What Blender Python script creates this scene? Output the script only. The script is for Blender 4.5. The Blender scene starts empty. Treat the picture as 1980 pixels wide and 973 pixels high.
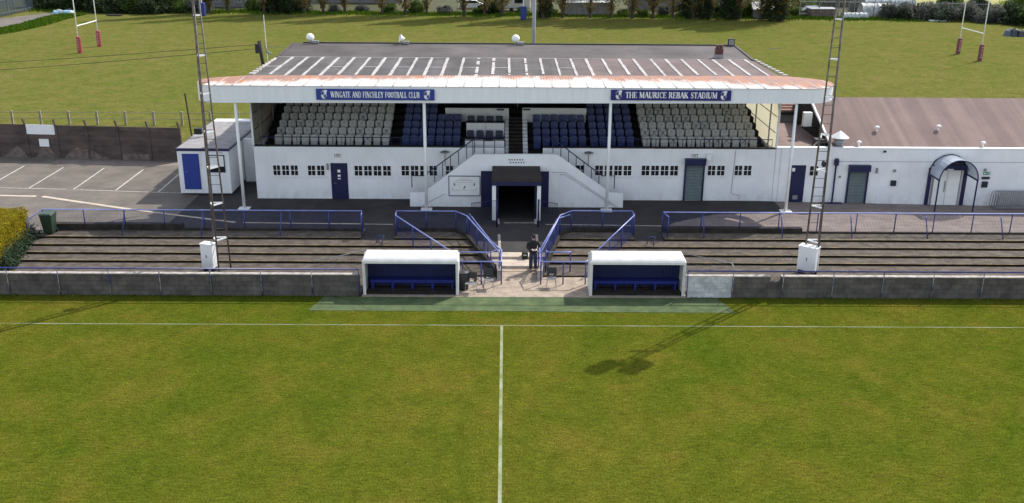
import bpy, bmesh, math, random
from mathutils import Vector, Matrix
random.seed(7)
R = math.radians
C = bpy.context.scene.collection
sc = bpy.context.scene

# ------------------------------------------------------------------ camera
CF, CP, CY, CR, CH = 1894.254, 0.33745, -0.0078, 0.0074, 16.1228      # focal (px of 1980), pitch, yaw, roll, height
def cam_axes():
    cp, sp = math.cos(CP), math.sin(CP)
    right, fwd, up = Vector((1, 0, 0)), Vector((0, cp, -sp)), Vector((0, sp, cp))
    Z = Matrix.Rotation(CY, 3, 'Z')
    right, fwd, up = Z @ right, Z @ fwd, Z @ up
    cr, sr = math.cos(CR), math.sin(CR)
    return cr * right + sr * up, fwd, -sr * right + cr * up
RX, FW, UP = cam_axes()
cd = bpy.data.cameras.new('camera'); cam = bpy.data.objects.new('camera', cd); C.objects.link(cam)
cd.sensor_fit = 'HORIZONTAL'; cd.sensor_width = 36; cd.lens = CF / 1980 * 36
cd.clip_start = 0.5; cd.clip_end = 6000
m = Matrix((( RX.x, UP.x, -FW.x, 0), (RX.y, UP.y, -FW.y, 0), (RX.z, UP.z, -FW.z, CH), (0, 0, 0, 1)))
cam.matrix_world = m
sc.camera = cam
def at(px, py, z=None, y=None):
    """a point of the surveyed ground (height z) or of the upright plane y seen at a photo pixel"""
    d = FW + RX * ((px - 990) / CF) - UP * ((py - 486.5) / CF)
    t = (z - CH) / d.z if z is not None else y / d.y
    return Vector((0, 0, CH)) + d * t

# ------------------------------------------------------------------ light
SUN_EL, SUN_AZ = R(45.5), R(45.5)
w = bpy.data.worlds.new('World'); sc.world = w; w.use_nodes = True
nt = w.node_tree; bg = nt.nodes['Background']
sky = nt.nodes.new('ShaderNodeTexSky'); sky.sky_type = 'NISHITA'; sky.sun_disc = False
sky.sun_elevation = SUN_EL; sky.sun_rotation = SUN_AZ; sky.air_density = 1.0; sky.dust_density = 1.0; sky.ozone_density = 1.0
hs = nt.nodes.new('ShaderNodeHueSaturation'); hs.inputs['Saturation'].default_value = .5; nt.links.new(sky.outputs[0], hs.inputs['Color']); nt.links.new(hs.outputs[0], bg.inputs[0]); bg.inputs[1].default_value = 0.15
sd = bpy.data.lights.new('sun', 'SUN'); sd.energy = 2.75; sd.angle = R(0.53); sd.color = (1.0, 0.945, 0.86)
so = bpy.data.objects.new('sun', sd); C.objects.link(so)
sv = Vector((math.sin(SUN_AZ) * math.cos(SUN_EL), math.cos(SUN_AZ) * math.cos(SUN_EL), math.sin(SUN_EL)))
so.rotation_euler = sv.to_track_quat('Z', 'Y').to_euler(); so.location = (40, 60, 60)
sc.view_settings.view_transform = 'Standard'; sc.view_settings.look = 'None'
sc.view_settings.exposure = 1.08; sc.view_settings.gamma = 1; sc.view_settings.use_curve_mapping = False
sc.cycles.max_bounces = 6; sc.cycles.transparent_max_bounces = 12
sc.cycles.use_denoising = True

# ------------------------------------------------------------------ materials
def node(t, kind, **kw):
    n = t.nodes.new(kind)
    for k, v in kw.items():
        if k == 'inp':
            for a, b in v.items(): n.inputs[a].default_value = b
        else: setattr(n, k, v)
    return n
def c4(c): return (c[0], c[1], c[2], 1)
def base_mat(name, rough=0.7, metal=0.0, spec=0.4):
    m = bpy.data.materials.new(name); m.use_nodes = True
    t = m.node_tree; b = t.nodes['Principled BSDF']
    b.inputs['Roughness'].default_value = rough; b.inputs['Metallic'].default_value = metal
    b.inputs['Specular IOR Level'].default_value = spec
    return m, t, b
def noise(t, vec, scale, detail=4, rough=0.55, dist=0):
    n = node(t, 'ShaderNodeTexNoise', inp={'Scale': scale, 'Detail': detail, 'Roughness': rough, 'Distortion': dist})
    t.links.new(vec, n.inputs['Vector']); return n.outputs['Fac']
def ramp(t, fac, stops):
    n = t.nodes.new('ShaderNodeValToRGB'); e = n.color_ramp.elements
    e[0].position, e[0].color = stops[0][0], c4(stops[0][1]); e[1].position, e[1].color = stops[-1][0], c4(stops[-1][1])
    for p, c in stops[1:-1]:
        x = e.new(p); x.color = c4(c)
    t.links.new(fac, n.inputs[0]); return n.outputs[0]
def g(v): return (v, v, v)
def mix(t, fac, a, b, mode='MIX'):
    n = node(t, 'ShaderNodeMix', data_type='RGBA', blend_type=mode)
    for k, v in ((0, fac), (6, a), (7, b)):
        if isinstance(v, (int, float)): n.inputs[k].default_value = v
        elif isinstance(v, tuple): n.inputs[k].default_value = c4(v)
        else: t.links.new(v, n.inputs[k])
    return n.outputs[2]
def position(t): return t.nodes.new('ShaderNodeNewGeometry').outputs['Position']
def mapped(t, vec, scale=(1, 1, 1), rot=(0, 0, 0)):
    n = node(t, 'ShaderNodeMapping'); n.inputs['Scale'].default_value = scale; n.inputs['Rotation'].default_value = rot
    t.links.new(vec, n.inputs['Vector']); return n.outputs[0]
def bump(t, b, h, strength, dist):
    n = node(t, 'ShaderNodeBump', inp={'Strength': strength, 'Distance': dist})
    t.links.new(h, n.inputs['Height']); t.links.new(n.outputs[0], b.inputs['Normal'])
def M(name, c, c2=None, scale=3.0, rough=0.7, metal=0.0, spec=0.4, bmp=0.0, bscale=40, stretch=(1, 1, 1), lo=.35, hi=.65):
    """paint, metal, concrete ...: two tones mixed by noise, with a fine bump"""
    m, t, b = base_mat(name, rough, metal, spec)
    if c2 is None: c2 = tuple(x * .82 for x in c)
    p = position(t)
    f = noise(t, mapped(t, p, stretch), scale, 6, .62)
    t.links.new(ramp(t, f, [(lo, c2), (hi, c)]), b.inputs['Base Color'])
    if bmp: bump(t, b, noise(t, p, bscale, 3), bmp, .02)
    return m
def grass_mat(name, tones, fine=1.0):
    m, t, b = base_mat(name, 1.0, 0, .0)
    p = position(t)
    big = noise(t, p, .055, 5, .6); mid = noise(t, p, .42, 6, .66, .4)
    sm = noise(t, mapped(t, p, (1, .75, 1)), 3.2, 5, .68); fi = noise(t, mapped(t, p, (1, .6, 1)), 17 * fine, 4, .7)
    vf = noise(t, mapped(t, p, (.8, .8, 1)), 38 * fine, 2, .7); st_ = noise(t, mapped(t, p, (.45, 1.5, 1)), 7 * fine, 5, .75, .6)
    a = ramp(t, mid, [(.36, tones[0]), (.52, tones[1]), (.66, tones[2])])
    a2 = ramp(t, big, [(.38, tones[0]), (.6, tones[2])])
    c = mix(t, .3, a, a2)
    md = noise(t, mapped(t, p, (1, .8, 1)), 1.3, 6, .7); c = mix(t, .45, c, ramp(t, md, [(.34, g(.72)), (.5, g(1.0)), (.66, g(1.25))]), 'MULTIPLY')
    c = mix(t, ramp(t, sm, [(.52, g(0)), (.72, g(.55))]), c, tones[3])
    c = mix(t, .8, c, ramp(t, st_, [(.3, g(.5)), (.48, g(.95)), (.7, g(1.4))]), 'MULTIPLY')
    c = mix(t, .85, c, ramp(t, fi, [(.3, g(.42)), (.5, g(.9)), (.72, g(1.42))]), 'MULTIPLY')
    c = mix(t, .8, c, ramp(t, vf, [(.32, g(.6)), (.68, g(1.32))]), 'MULTIPLY')
    t.links.new(c, b.inputs['Base Color'])
    h = node(t, 'ShaderNodeMath', operation='ADD'); t.links.new(fi, h.inputs[0]); t.links.new(vf, h.inputs[1])
    bump(t, b, h.outputs[0], .55, .05)
    return m
def chalk_mat(k=1.0):
    m, t, b = base_mat('chalk_line', .9, 0, .1)
    p = position(t); f = noise(t, p, 30, 4, .7); f2 = noise(t, p, 1.1, 3)
    fm = node(t, 'ShaderNodeMath', operation='MULTIPLY'); t.links.new(f, fm.inputs[0]); t.links.new(f2, fm.inputs[1])
    t.links.new(ramp(t, fm.outputs[0], [(.14, (.11, .13, .03)), (.24, (.22 * k, .25 * k, .14 * k)), (.36, (.33 * k, .35 * k, .27 * k))]), b.inputs['Base Color']); return m
def block_mat(name, c1, c2, mortar, bw=.45, bh=.225, stain=.8):
    m, t, b = base_mat(name, .9, 0, .2)
    p = position(t)
    s = node(t, 'ShaderNodeSeparateXYZ'); t.links.new(p, s.inputs[0])
    cb = node(t, 'ShaderNodeCombineXYZ'); t.links.new(s.outputs[0], cb.inputs[0]); t.links.new(s.outputs[2], cb.inputs[1])
    br = node(t, 'ShaderNodeTexBrick', inp={'Scale': 1.0, 'Mortar Size': .012, 'Mortar Smooth': .3, 'Bias': 0, 'Brick Width': bw, 'Row Height': bh,
              'Color1': c4(c1), 'Color2': c4(c2), 'Mortar': c4(mortar)})
    t.links.new(cb.outputs[0], br.inputs['Vector'])
    n1 = noise(t, p, 1.3, 6, .7); n2 = noise(t, p, 14, 4, .7)
    c = mix(t, stain, br.outputs['Color'], ramp(t, n1, [(.32, g(.45)), (.68, g(1.35))]), 'MULTIPLY')
    c = mix(t, .5, c, ramp(t, n2, [(.3, g(.65)), (.7, g(1.25))]), 'MULTIPLY')
    t.links.new(c, b.inputs['Base Color'])
    bump(t, b, br.outputs['Fac'], -.5, .02)
    return m
def rust_sheet_mat():
    m, t, b = base_mat('rusty_white_sheet', .65, 0, .3)
    p = position(t)
    s = node(t, 'ShaderNodeSeparateXYZ'); t.links.new(p, s.inputs[0])
    # sheets about 0.93 m wide weather differently; rust grows from the rear edge and towards the two ends
    def mth(op, a, b_=0.0):
        n = node(t, 'ShaderNodeMath', operation=op)
        for i, v in enumerate((a, b_)):
            if isinstance(v, (int, float)): n.inputs[i].default_value = v
            else: t.links.new(v, n.inputs[i])
        return n.outputs[0]
    panel = mth('FLOOR', mth('DIVIDE', s.outputs[0], .93))
    wn = node(t, 'ShaderNodeTexWhiteNoise', noise_dimensions='1D'); t.links.new(panel, wn.inputs['W'])
    ends = mth('MULTIPLY', mth('POWER', mth('DIVIDE', mth('ABSOLUTE', mth('SUBTRACT', s.outputs[0], .6)), 16.5), 2.6), .85)
    rear = mth('MULTIPLY', mth('SUBTRACT', s.outputs[1], 52.75), .34)
    n1 = noise(t, mapped(t, p, (1, .5, 1)), 1.6, 6, .7)
    k = mth('ADD', mth('ADD', mth('ADD', ends, rear), mth('MULTIPLY', wn.outputs[0], .32)), mth('SUBTRACT', n1, .62))
    white = ramp(t, noise(t, p, 5, 5, .7), [(.3, (.4, .36, .325)), (.62, (.55, .53, .5))])
    rust = ramp(t, noise(t, mapped(t, p, (1, .3, 1)), 2.2, 5, .7), [(.3, (.15, .07, .055)), (.48, (.25, .12, .085)), (.6, (.33, .115, .028))])
    c = mix(t, ramp(t, k, [(.17, g(0)), (.34, g(.35)), (.56, g(.95))]), white, rust)
    t.links.new(c, b.inputs['Base Color']); return m
def felt_mat(name, base, base2, band=1.0, ang=0.0, patch=None, patchx=None):
    """roofing felt laid in rolls, stained"""
    m, t, b = base_mat(name, .9, 0, .2)
    p = position(t)
    wv = noise(t, mapped(t, p, (band, .03, .03)), 1.0, 2, .5)
    n1 = noise(t, p, .5, 6, .65); n2 = noise(t, p, 9, 4, .7)
    c = mix(t, ramp(t, wv, [(.38, g(0)), (.6, g(1))]), base, base2)
    if patch:
        s = node(t, 'ShaderNodeSeparateXYZ'); t.links.new(p, s.inputs[0])
        f = node(t, 'ShaderNodeMapRange', inp={1: patchx - 1.2, 2: patchx + 1.2}); t.links.new(s.outputs[0], f.inputs[0])
        c = mix(t, f.outputs[0], c, patch)
    c = mix(t, .3 if name.startswith('mauve') else .9, c, ramp(t, n1, [(.3, g(.66)), (.68, g(1.28))]), 'MULTIPLY')
    c = mix(t, .5, c, ramp(t, n2, [(.3, g(.8)), (.7, g(1.15))]), 'MULTIPLY')
    t.links.new(c, b.inputs['Base Color']); bump(t, b, n2, .3, .02); return m
def grp_mat():
    m, t, b = base_mat('translucent_cladding', .6, 0, .3)
    b.inputs['Base Color'].default_value = (.3, .28, .21, 1)
    tr = node(t, 'ShaderNodeBsdfTranslucent'); tr.inputs[0].default_value = (.66, .62, .45, 1)
    mx = node(t, 'ShaderNodeMixShader'); mx.inputs[0].default_value = .5
    t.links.new(b.outputs[0], mx.inputs[1]); t.links.new(tr.outputs[0], mx.inputs[2])
    t.links.new(mx.outputs[0], t.nodes['Material Output'].inputs[0]); return m
def clear_mat():
    m, t, b = base_mat('clear_polycarbonate', .15, 0, .5)
    b.inputs['Base Color'].default_value = (.45, .5, .58, 1)
    tr = node(t, 'ShaderNodeBsdfTransparent'); tr.inputs[0].default_value = (.8, .85, .9, 1)
    mx = node(t, 'ShaderNodeMixShader'); mx.inputs[0].default_value = .32
    t.links.new(b.outputs[0], mx.inputs[1]); t.links.new(tr.outputs[0], mx.inputs[2])
    t.links.new(mx.outputs[0], t.nodes['Material Output'].inputs[0]); return m
def leaf_mat(name, c, c2):
    m, t, b = base_mat(name, .75, 0, .2)
    oi = node(t, 'ShaderNodeNewGeometry')
    f = noise(t, oi.outputs['Position'], 1.1, 4, .7)
    cc = mix(t, oi.outputs['Random Per Island'], c, c2)
    cc = mix(t, .7, cc, ramp(t, f, [(.3, g(.6)), (.7, g(1.3))]), 'MULTIPLY')
    t.links.new(cc, b.inputs['Base Color'])
    tr = node(t, 'ShaderNodeBsdfTranslucent'); t.links.new(cc, tr.inputs[0]); mx = node(t, 'ShaderNodeMixShader'); mx.inputs[0].default_value = .42
    t.links.new(b.outputs[0], mx.inputs[1]); t.links.new(tr.outputs[0], mx.inputs[2]); t.links.new(mx.outputs[0], t.nodes['Material Output'].inputs[0])
    return m

MT = {}
MT['pitch'] = grass_mat('pitch_grass', [(.054, .081, .0065), (.081, .094, .009), (.116, .101, .015), (.114, .118, .02)])
MT['field'] = grass_mat('field_grass', [(.094, .118, .022), (.125, .127, .032), (.15, .132, .043), (.142, .14, .038)], .6)
MT['rough'] = grass_mat('rough_grass', [(.06, .13, .008), (.085, .16, .012), (.12, .18, .02), (.17, .21, .05)], .5)
MT['chalk'] = chalk_mat(.88)
MT['faint_chalk'] = chalk_mat(.7)
MT['allot'] = M('weedy_ground', (.07, .085, .03), (.06, .05, .035), 1.2, .95, 0, .1)
MT['astro'] = M('artificial_turf', (.105, .135, .068), (.062, .088, .046), 1.6, .95, 0, .0, .4, 60)
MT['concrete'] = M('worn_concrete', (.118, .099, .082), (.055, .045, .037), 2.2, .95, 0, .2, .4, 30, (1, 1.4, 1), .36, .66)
MT['concrete_dark'] = M('shade_dark_concrete', (.045, .038, .032), (.02, .017, .015), 3.0, .95, 0, .2, .3, 30)  # dark tone holds the shade of the low walls and dugout floor
MT['riser'] = M('mossy_shaded_riser', (.022, .017, .012), (.01, .008, .006), 2.0, .95, 0, .1)  # moss stain, with the shade on the risers painted in as well
MT['apron'] = M('pinkish_concrete', (.35, .285, .225), (.24, .19, .15), 2.5, .95, 0, .2, .3, 40)
MT['slab'] = M('pale_slab', (.5, .43, .35), (.36, .3, .25), 3, .9, 0, .2, .2)
MT['carpark'] = M('worn_tarmac', (.155, .136, .116), (.108, .094, .082), .7, .95, 0, .2, .3, 40)
MT['tarmac'] = M('dark_tarmac', (.055, .05, .049), (.036, .033, .033), 1.0, .95, 0, .2, .35, 50)
MT['paving'] = M('pinkish_paving', (.23, .19, .17), (.16, .13, .118), 1.2, .95, 0, .2, .3, 40)
MT['road_paint'] = M('worn_road_paint', (.55, .52, .48), (.3, .27, .24), 6, .9)
MT['yellow'] = M('worn_yellow_edge', (.36, .28, .10), (.15, .12, .075), 2.3, .9, 0, .2, 0, 40, (1, 1, 1), .42, .62)
MT['white'] = M('white_masonry_paint', (.76, .765, .78), (.66, .67, .69), .9, .75, 0, .3, .15, 30)
def wall_paint():
    m, t, b = base_mat('white_masonry_paint', .75, 0, .3)
    p = position(t)
    c = ramp(t, noise(t, p, .8, 5, .6), [(.35, (.69, .695, .71)), (.65, (.77, .775, .785))])
    st = noise(t, mapped(t, p, (5, 5, .35)), 1.0, 5, .7); c = mix(t, .35, c, ramp(t, st, [(.5, g(1)), (.75, g(.8))]), 'MULTIPLY')
    s = node(t, 'ShaderNodeSeparateXYZ'); t.links.new(p, s.inputs[0]); mr = node(t, 'ShaderNodeMapRange', inp={1: 1.15, 2: .45}); t.links.new(s.outputs[2], mr.inputs[0])
    gr = node(t, 'ShaderNodeMath', operation='MULTIPLY'); t.links.new(mr.outputs[0], gr.inputs[0]); t.links.new(ramp(t, noise(t, mapped(t, p, (1, 1, .6)), 2.6, 6, .75), [(.45, g(0)), (.85, g(.8))]), gr.inputs[1])
    c = mix(t, gr.outputs[0], c, (.3, .28, .24)); t.links.new(c, b.inputs['Base Color'])
    cs = node(t, 'ShaderNodeMath', operation='SINE'); ml = node(t, 'ShaderNodeMath', operation='MULTIPLY'); ml.inputs[1].default_value = 2 * math.pi / .225; t.links.new(s.outputs[2], ml.inputs[0]); t.links.new(ml.outputs[0], cs.inputs[0])
    bump(t, b, noise(t, p, 22, 4), .25, .02); return m
MT['white'] = wall_paint()
MT['white_metal'] = M('white_metal_paint', (.78, .78, .77), (.7, .7, .69), 1.5, .5)
MT['fascia'] = M('white_fascia_paint', (.78, .79, .8), (.71, .725, .745), 1.4, .6, 0, .3, 0, 40, (3, 1, .3))
MT['navy'] = M('navy_paint', (.008, .011, .062), (.006, .008, .048), 2, .45)
MT['rail'] = M('blue_rail_paint', (.022, .035, .19), (.016, .026, .14), 3, .35, 0, .5)
MT['rail_top'] = M('sun_glare_blue_rail', (.22, .26, .52), (.13, .16, .42), 2, .35, 0, .6)  # paler copy of the rail blue, sun glare put into the colour
MT['mesh'] = M('navy_mesh_wire', (.03, .045, .2), (.02, .03, .14), 3, .4)
MT['sign_blue'] = M('sign_blue', (.018, .042, .25), (.016, .036, .22), 2, .45)
MT['sign_blue2'] = M('sign_navy', (.012, .014, .15), (.011, .012, .13), 2, .45)
MT['cream'] = M('cream_seat_plastic', (.44, .435, .41), (.36, .355, .335), 5, .6)
MT['seat_blue'] = M('blue_seat_plastic', (.013, .028, .125), (.01, .02, .09), 4, .45)
MT['black'] = M('black_plastic', (.012, .012, .014), (.02, .02, .022), 5, .5)
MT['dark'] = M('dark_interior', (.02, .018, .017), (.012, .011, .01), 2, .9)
MT['felt'] = felt_mat('grey_roof_felt', (.095, .088, .087), (.07, .065, .063), .9, 0, (.135, .102, .098), 4.2)
MT['felt2'] = felt_mat('upper_roof_felt', (.098, .085, .083), (.072, .062, .06), .2)
MT['club_felt'] = felt_mat('mauve_roof_felt', (.22, .16, .145), (.165, .117, .107), 1.25)
MT['rust'] = rust_sheet_mat()
MT['tape'] = M('white_flashing', (.4, .375, .365), (.24, .22, .21), 1.8, .8, 0, .3, 0, 40, (1, 1, 1), .3, .6)
MT['grp'] = grp_mat()
MT['clear'] = clear_mat()
MT['shaded_cladding'] = M('shaded_cladding', (.3, .27, .22), (.2, .175, .14), 1.5, .8)  # opaque darker copy of the translucent cladding, its unlit look painted in
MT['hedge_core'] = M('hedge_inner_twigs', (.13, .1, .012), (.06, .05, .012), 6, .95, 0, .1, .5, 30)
MT['glass'] = M('dark_window_glass', (.015, .017, .02), (.01, .011, .014), 2, .12, 0, .6)
MT['shutter'] = M('grey_shutter', (.16, .2, .2), (.13, .16, .165), 3, .45, .3)
MT['galv'] = M('galvanised_steel', (.3, .31, .32), (.2, .2, .21), 6, .45, .6)
MT['mast'] = M('weathered_mast_steel', (.19, .16, .135), (.07, .055, .048), 4, .6, .2)
MT['pole_grey'] = M('grey_pole_paint', (.3, .31, .36), (.24, .25, .3), 2, .5)
MT['block'] = block_mat('dark_blockwork', (.12, .107, .096), (.088, .079, .072), (.066, .06, .055))
MT['block_white'] = block_mat('whitewashed_blockwork', (.55, .56, .56), (.44, .45, .45), (.36, .36, .36))
MT['coping'] = M('pale_coping', (.42, .38, .35), (.2, .18, .16), 3, .9)
MT['panelwall'] = M('mossy_panel_wall', (.12, .09, .082), (.06, .047, .043), 1.1, .95, 0, .1, .3, 20, (.6, 1, 1.6))
MT['hazepanel'] = M('pale_scrubbed_patch', (.2, .155, .13), (.09, .07, .062), 3, .95)
MT['wood'] = M('dark_timber', (.045, .035, .03), (.025, .02, .018), 5, .9)
MT['fencepost'] = M('pale_concrete_post', (.3, .28, .2), (.2, .19, .13), 6, .9)
MT['pad_red'] = M('red_post_pad', (.33, .05, .06), (.25, .035, .045), 3, .6)
MT['pad_maroon'] = M('maroon_post_pad', (.2, .055, .075), (.14, .04, .055), 3, .6)
MT['pad_blue'] = M('blue_post_pad', (.02, .04, .2), (.015, .03, .15), 3, .6)
MT['goal_white'] = M('white_goal_post', (.8, .8, .76), (.7, .7, .66), 2, .5)
MT['bin_green'] = M('green_wheelie_bin', (.025, .05, .03), (.02, .04, .024), 3, .5)
MT['dug_white'] = M('white_dugout_shell', (.66, .65, .63), (.56, .55, .53), 2.5, .4)
MT['dug_navy'] = M('navy_corrugated_lining', (.006, .01, .075), (.005, .008, .055), 3, .5)
MT['bench_blue'] = M('blue_bench_paint', (.012, .024, .2), (.01, .018, .15), 3, .4)
MT['brick_red'] = M('red_brick', (.13, .055, .045), (.08, .035, .03), 6, .9)
MT['tile'] = M('clay_roof_tile', (.22, .11, .085), (.13, .065, .05), 4, .85)
MT['skin'] = M('skin', (.5, .3, .23), (.45, .26, .2), 8, .6)
MT['jacket'] = M('black_jacket_cloth', (.012, .011, .013), (.018, .016, .018), 12, .9)
MT['jeans'] = M('blue_denim', (.03, .045, .085), (.02, .032, .06), 15, .9)
MT['shoe'] = M('tan_shoe', (.25, .18, .12), (.18, .13, .09), 8, .8)
MT['hair'] = M('dark_hair', (.02, .015, .012), (.03, .02, .015), 20, .8)
MT['green_sign'] = M('green_exit_sign', (.02, .22, .12), (.02, .2, .1), 3, .5)
MT['bark'] = M('bark', (.07, .052, .04), (.035, .027, .022), 4, .95)
MT['leaf_poplar'] = leaf_mat('sparse_spring_leaves', (.2, .165, .05), (.12, .09, .045))
MT['leaf_dark'] = leaf_mat('evergreen_leaves', (.026, .044, .018), (.045, .068, .026))
MT['leaf_mid'] = leaf_mat('shrub_leaves', (.05, .09, .018), (.09, .14, .025))
MT['leaf_bright'] = leaf_mat('fresh_leaves', (.12, .19, .02), (.2, .26, .05))
MT['leaf_grey'] = leaf_mat('grey_twigs', (.09, .1, .085), (.14, .14, .12))
MT['leaf_gold'] = leaf_mat('golden_privet_leaves', (.34, .26, .012), (.22, .2, .012))
MT['leaf_ivy'] = leaf_mat('ivy_leaves', (.015, .035, .012), (.1, .15, .09))
MT['plastic_sheet'] = M('pale_plastic_sheet', (.5, .53, .54), (.25, .29, .27), 1.5, .5)
MT['far_field'] = grass_mat('pale_meadow', [(.3, .3, .12), (.33, .32, .14), (.38, .35, .17), (.35, .34, .16)], .4)
MT['blue_fence'] = M('blue_grey_palisade', (.1, .13, .17), (.06, .08, .1), 4, .7)
MT['car_white'] = M('white_vehicle_paint', (.75, .75, .75), (.7, .7, .7), 1, .3)
MT['car_dark'] = M('dark_vehicle_paint', (.02, .025, .04), (.015, .02, .03), 1, .3)
MT['grey_wall'] = M('grey_render', (.28, .27, .27), (.2, .19, .19), 1.5, .9)
MT['blue_sheet'] = M('light_blue_tarpaulin', (.3, .5, .62), (.2, .36, .48), 4, .6)

# ------------------------------------------------------------------ mesh helpers
def origin_of(o):
    v = Vector((0, 0, 0))
    while o is not None: v = v + o.location; o = o.parent
    return v
class MB:
    """collects shapes in world coordinates; build() links them as one mesh object"""
    def __init__(s): s.v = []; s.f = []
    def add(s, vs, fs):
        n = len(s.v); s.v.extend([tuple(v) for v in vs]); s.f.extend([tuple(i + n for i in f) for f in fs]); return s
    def hexa(s, p):   # p: bottom 4, top 4, counter-clockwise seen from above
        return s.add(p, [(3, 2, 1, 0), (4, 5, 6, 7), (0, 1, 5, 4), (1, 2, 6, 5), (2, 3, 7, 6), (3, 0, 4, 7)])
    def box(s, x0, x1, y0, y1, z0, z1):
        return s.hexa([(x0, y0, z0), (x1, y0, z0), (x1, y1, z0), (x0, y1, z0), (x0, y0, z1), (x1, y0, z1), (x1, y1, z1), (x0, y1, z1)])
    def bar(s, a, b, w, h=None, up=(0, 0, 1)):
        a, b = Vector(a), Vector(b); h = h or w; d = (b - a).normalized(); u = Vector(up)
        if abs(d.dot(u)) > .98: u = Vector((0, 1, 0))
        r = d.cross(u).normalized(); u = r.cross(d)
        q = [(-1, -1), (1, -1), (1, 1), (-1, 1)]
        return s.add([p + r * (i * w / 2) + u * (j * h / 2) for p in (a, b) for i, j in q], [(3, 2, 1, 0), (4, 5, 6, 7), (0, 1, 5, 4), (1, 2, 6, 5), (2, 3, 7, 6), (3, 0, 4, 7)])
    def tube(s, pts, r, n=8, r2=None):
        pts = [Vector(p) for p in pts]; k = len(pts); base = len(s.v); prev = None
        for i, p in enumerate(pts):
            d = (pts[min(i + 1, k - 1)] - pts[max(i - 1, 0)]).normalized()
            u = Vector((0, 0, 1)) if abs(d.z) < .95 else Vector((0, 1, 0))
            if prev is not None: u = prev
            x = d.cross(u).normalized(); y = x.cross(d); prev = y
            rr = r if r2 is None else r + (r2 - r) * i / (k - 1)
            for j in range(n):
                a = 2 * math.pi * j / n; s.v.append(tuple(p + x * (rr * math.cos(a)) + y * (rr * math.sin(a))))
        for i in range(k - 1):
            for j in range(n):
                a, b = base + i * n + j, base + i * n + (j + 1) % n; s.f.append((a, b, b + n, a + n))
        s.f.append(tuple(base + j for j in reversed(range(n)))); s.f.append(tuple(base + (k - 1) * n + j for j in range(n)))
        return s
    def lathe(s, c, prof, n=20):
        base = len(s.v); c = Vector(c)
        for r, z in prof:
            for j in range(n):
                a = 2 * math.pi * j / n; s.v.append((c.x + r * math.cos(a), c.y + r * math.sin(a), c.z + z))
        for i in range(len(prof) - 1):
            for j in range(n):
                a, b = base + i * n + j, base + i * n + (j + 1) % n; s.f.append((a, b, b + n, a + n))
        s.f.append(tuple(base + j for j in reversed(range(n)))); s.f.append(tuple(base + (len(prof) - 1) * n + j for j in range(n)))
        return s
    def prism_x(s, prof, x0, x1):      # profile of (y, z), extruded along x
        n = len(prof)
        return s.add([(x0, y, z) for y, z in prof] + [(x1, y, z) for y, z in prof],
                     [tuple(range(n)), tuple(reversed(range(n, 2 * n)))] + [((i + 1) % n, i, i + n, (i + 1) % n + n) for i in range(n)])
    def slab(s, poly, z0, z1):         # plan polygon, z0/z1 numbers or per-vertex lists
        n = len(poly); a = z0 if isinstance(z0, (list, tuple)) else [z0] * n; b = z1 if isinstance(z1, (list, tuple)) else [z1] * n
        return s.add([(p[0], p[1], a[i]) for i, p in enumerate(poly)] + [(p[0], p[1], b[i]) for i, p in enumerate(poly)],
                     [tuple(reversed(range(n))), tuple(range(n, 2 * n))] + [(i, (i + 1) % n, (i + 1) % n + n, i + n) for i in range(n)])
    def face(s, pts): return s.add(pts, [tuple(range(len(pts)))])
    def build(s, name, mat, parent=None, smooth=False, bevel=0, loc=None):
        me = bpy.data.meshes.new(name)
        o = bpy.data.objects.new(name, me); C.objects.link(o)
        if parent is not None:
            o.parent = parent; off = origin_of(parent)
        elif loc is not None: o.location = loc; off = Vector(loc)
        else:
            xs = [v[0] for v in s.v]; ys = [v[1] for v in s.v]; zs = [v[2] for v in s.v]
            off = Vector(((min(xs) + max(xs)) / 2, (min(ys) + max(ys)) / 2, min(zs))); o.location = off
        me.from_pydata([(v[0] - off.x, v[1] - off.y, v[2] - off.z) for v in s.v], [], s.f)
        me.materials.append(MT[mat] if isinstance(mat, str) else mat)
        if smooth:
            for p in me.polygons: p.use_smooth = True
        me.update()
        if bevel:
            b = o.modifiers.new('bevel', 'BEVEL'); b.width = bevel; b.segments = 2; b.limit_method = 'ANGLE'
        return o
def tag(o, label=None, cat=None, group=None, kind=None):
    if label: o['label'] = label
    if cat: o['category'] = cat
    if group: o['group'] = group
    if kind: o['kind'] = kind
    return o
def thing(name, loc, label, cat, group=None, rz=0):
    o = bpy.data.objects.new(name, None); C.objects.link(o); o.location = loc; o.rotation_euler = (0, 0, rz)
    o.empty_display_size = .3
    return tag(o, label, cat, group)
def struct(mb, name, mat, **kw): return tag(mb.build(name, mat, **kw), kind='structure')
KIDS = {}
def copy_tree(o, parent=None):
    c = o.copy(); C.objects.link(c)
    if parent is not None: c.parent = parent
    for ch in list(o.children): copy_tree(ch, c)
    return c
ORD = ['first', 'second', 'third', 'fourth', 'fifth', 'sixth', 'seventh', 'eighth', 'ninth', 'tenth', 'eleventh', 'twelfth', 'thirteenth', 'fourteenth', 'fifteenth', 'sixteenth', 'seventeenth', 'eighteenth', 'nineteenth', 'twentieth']

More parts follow.
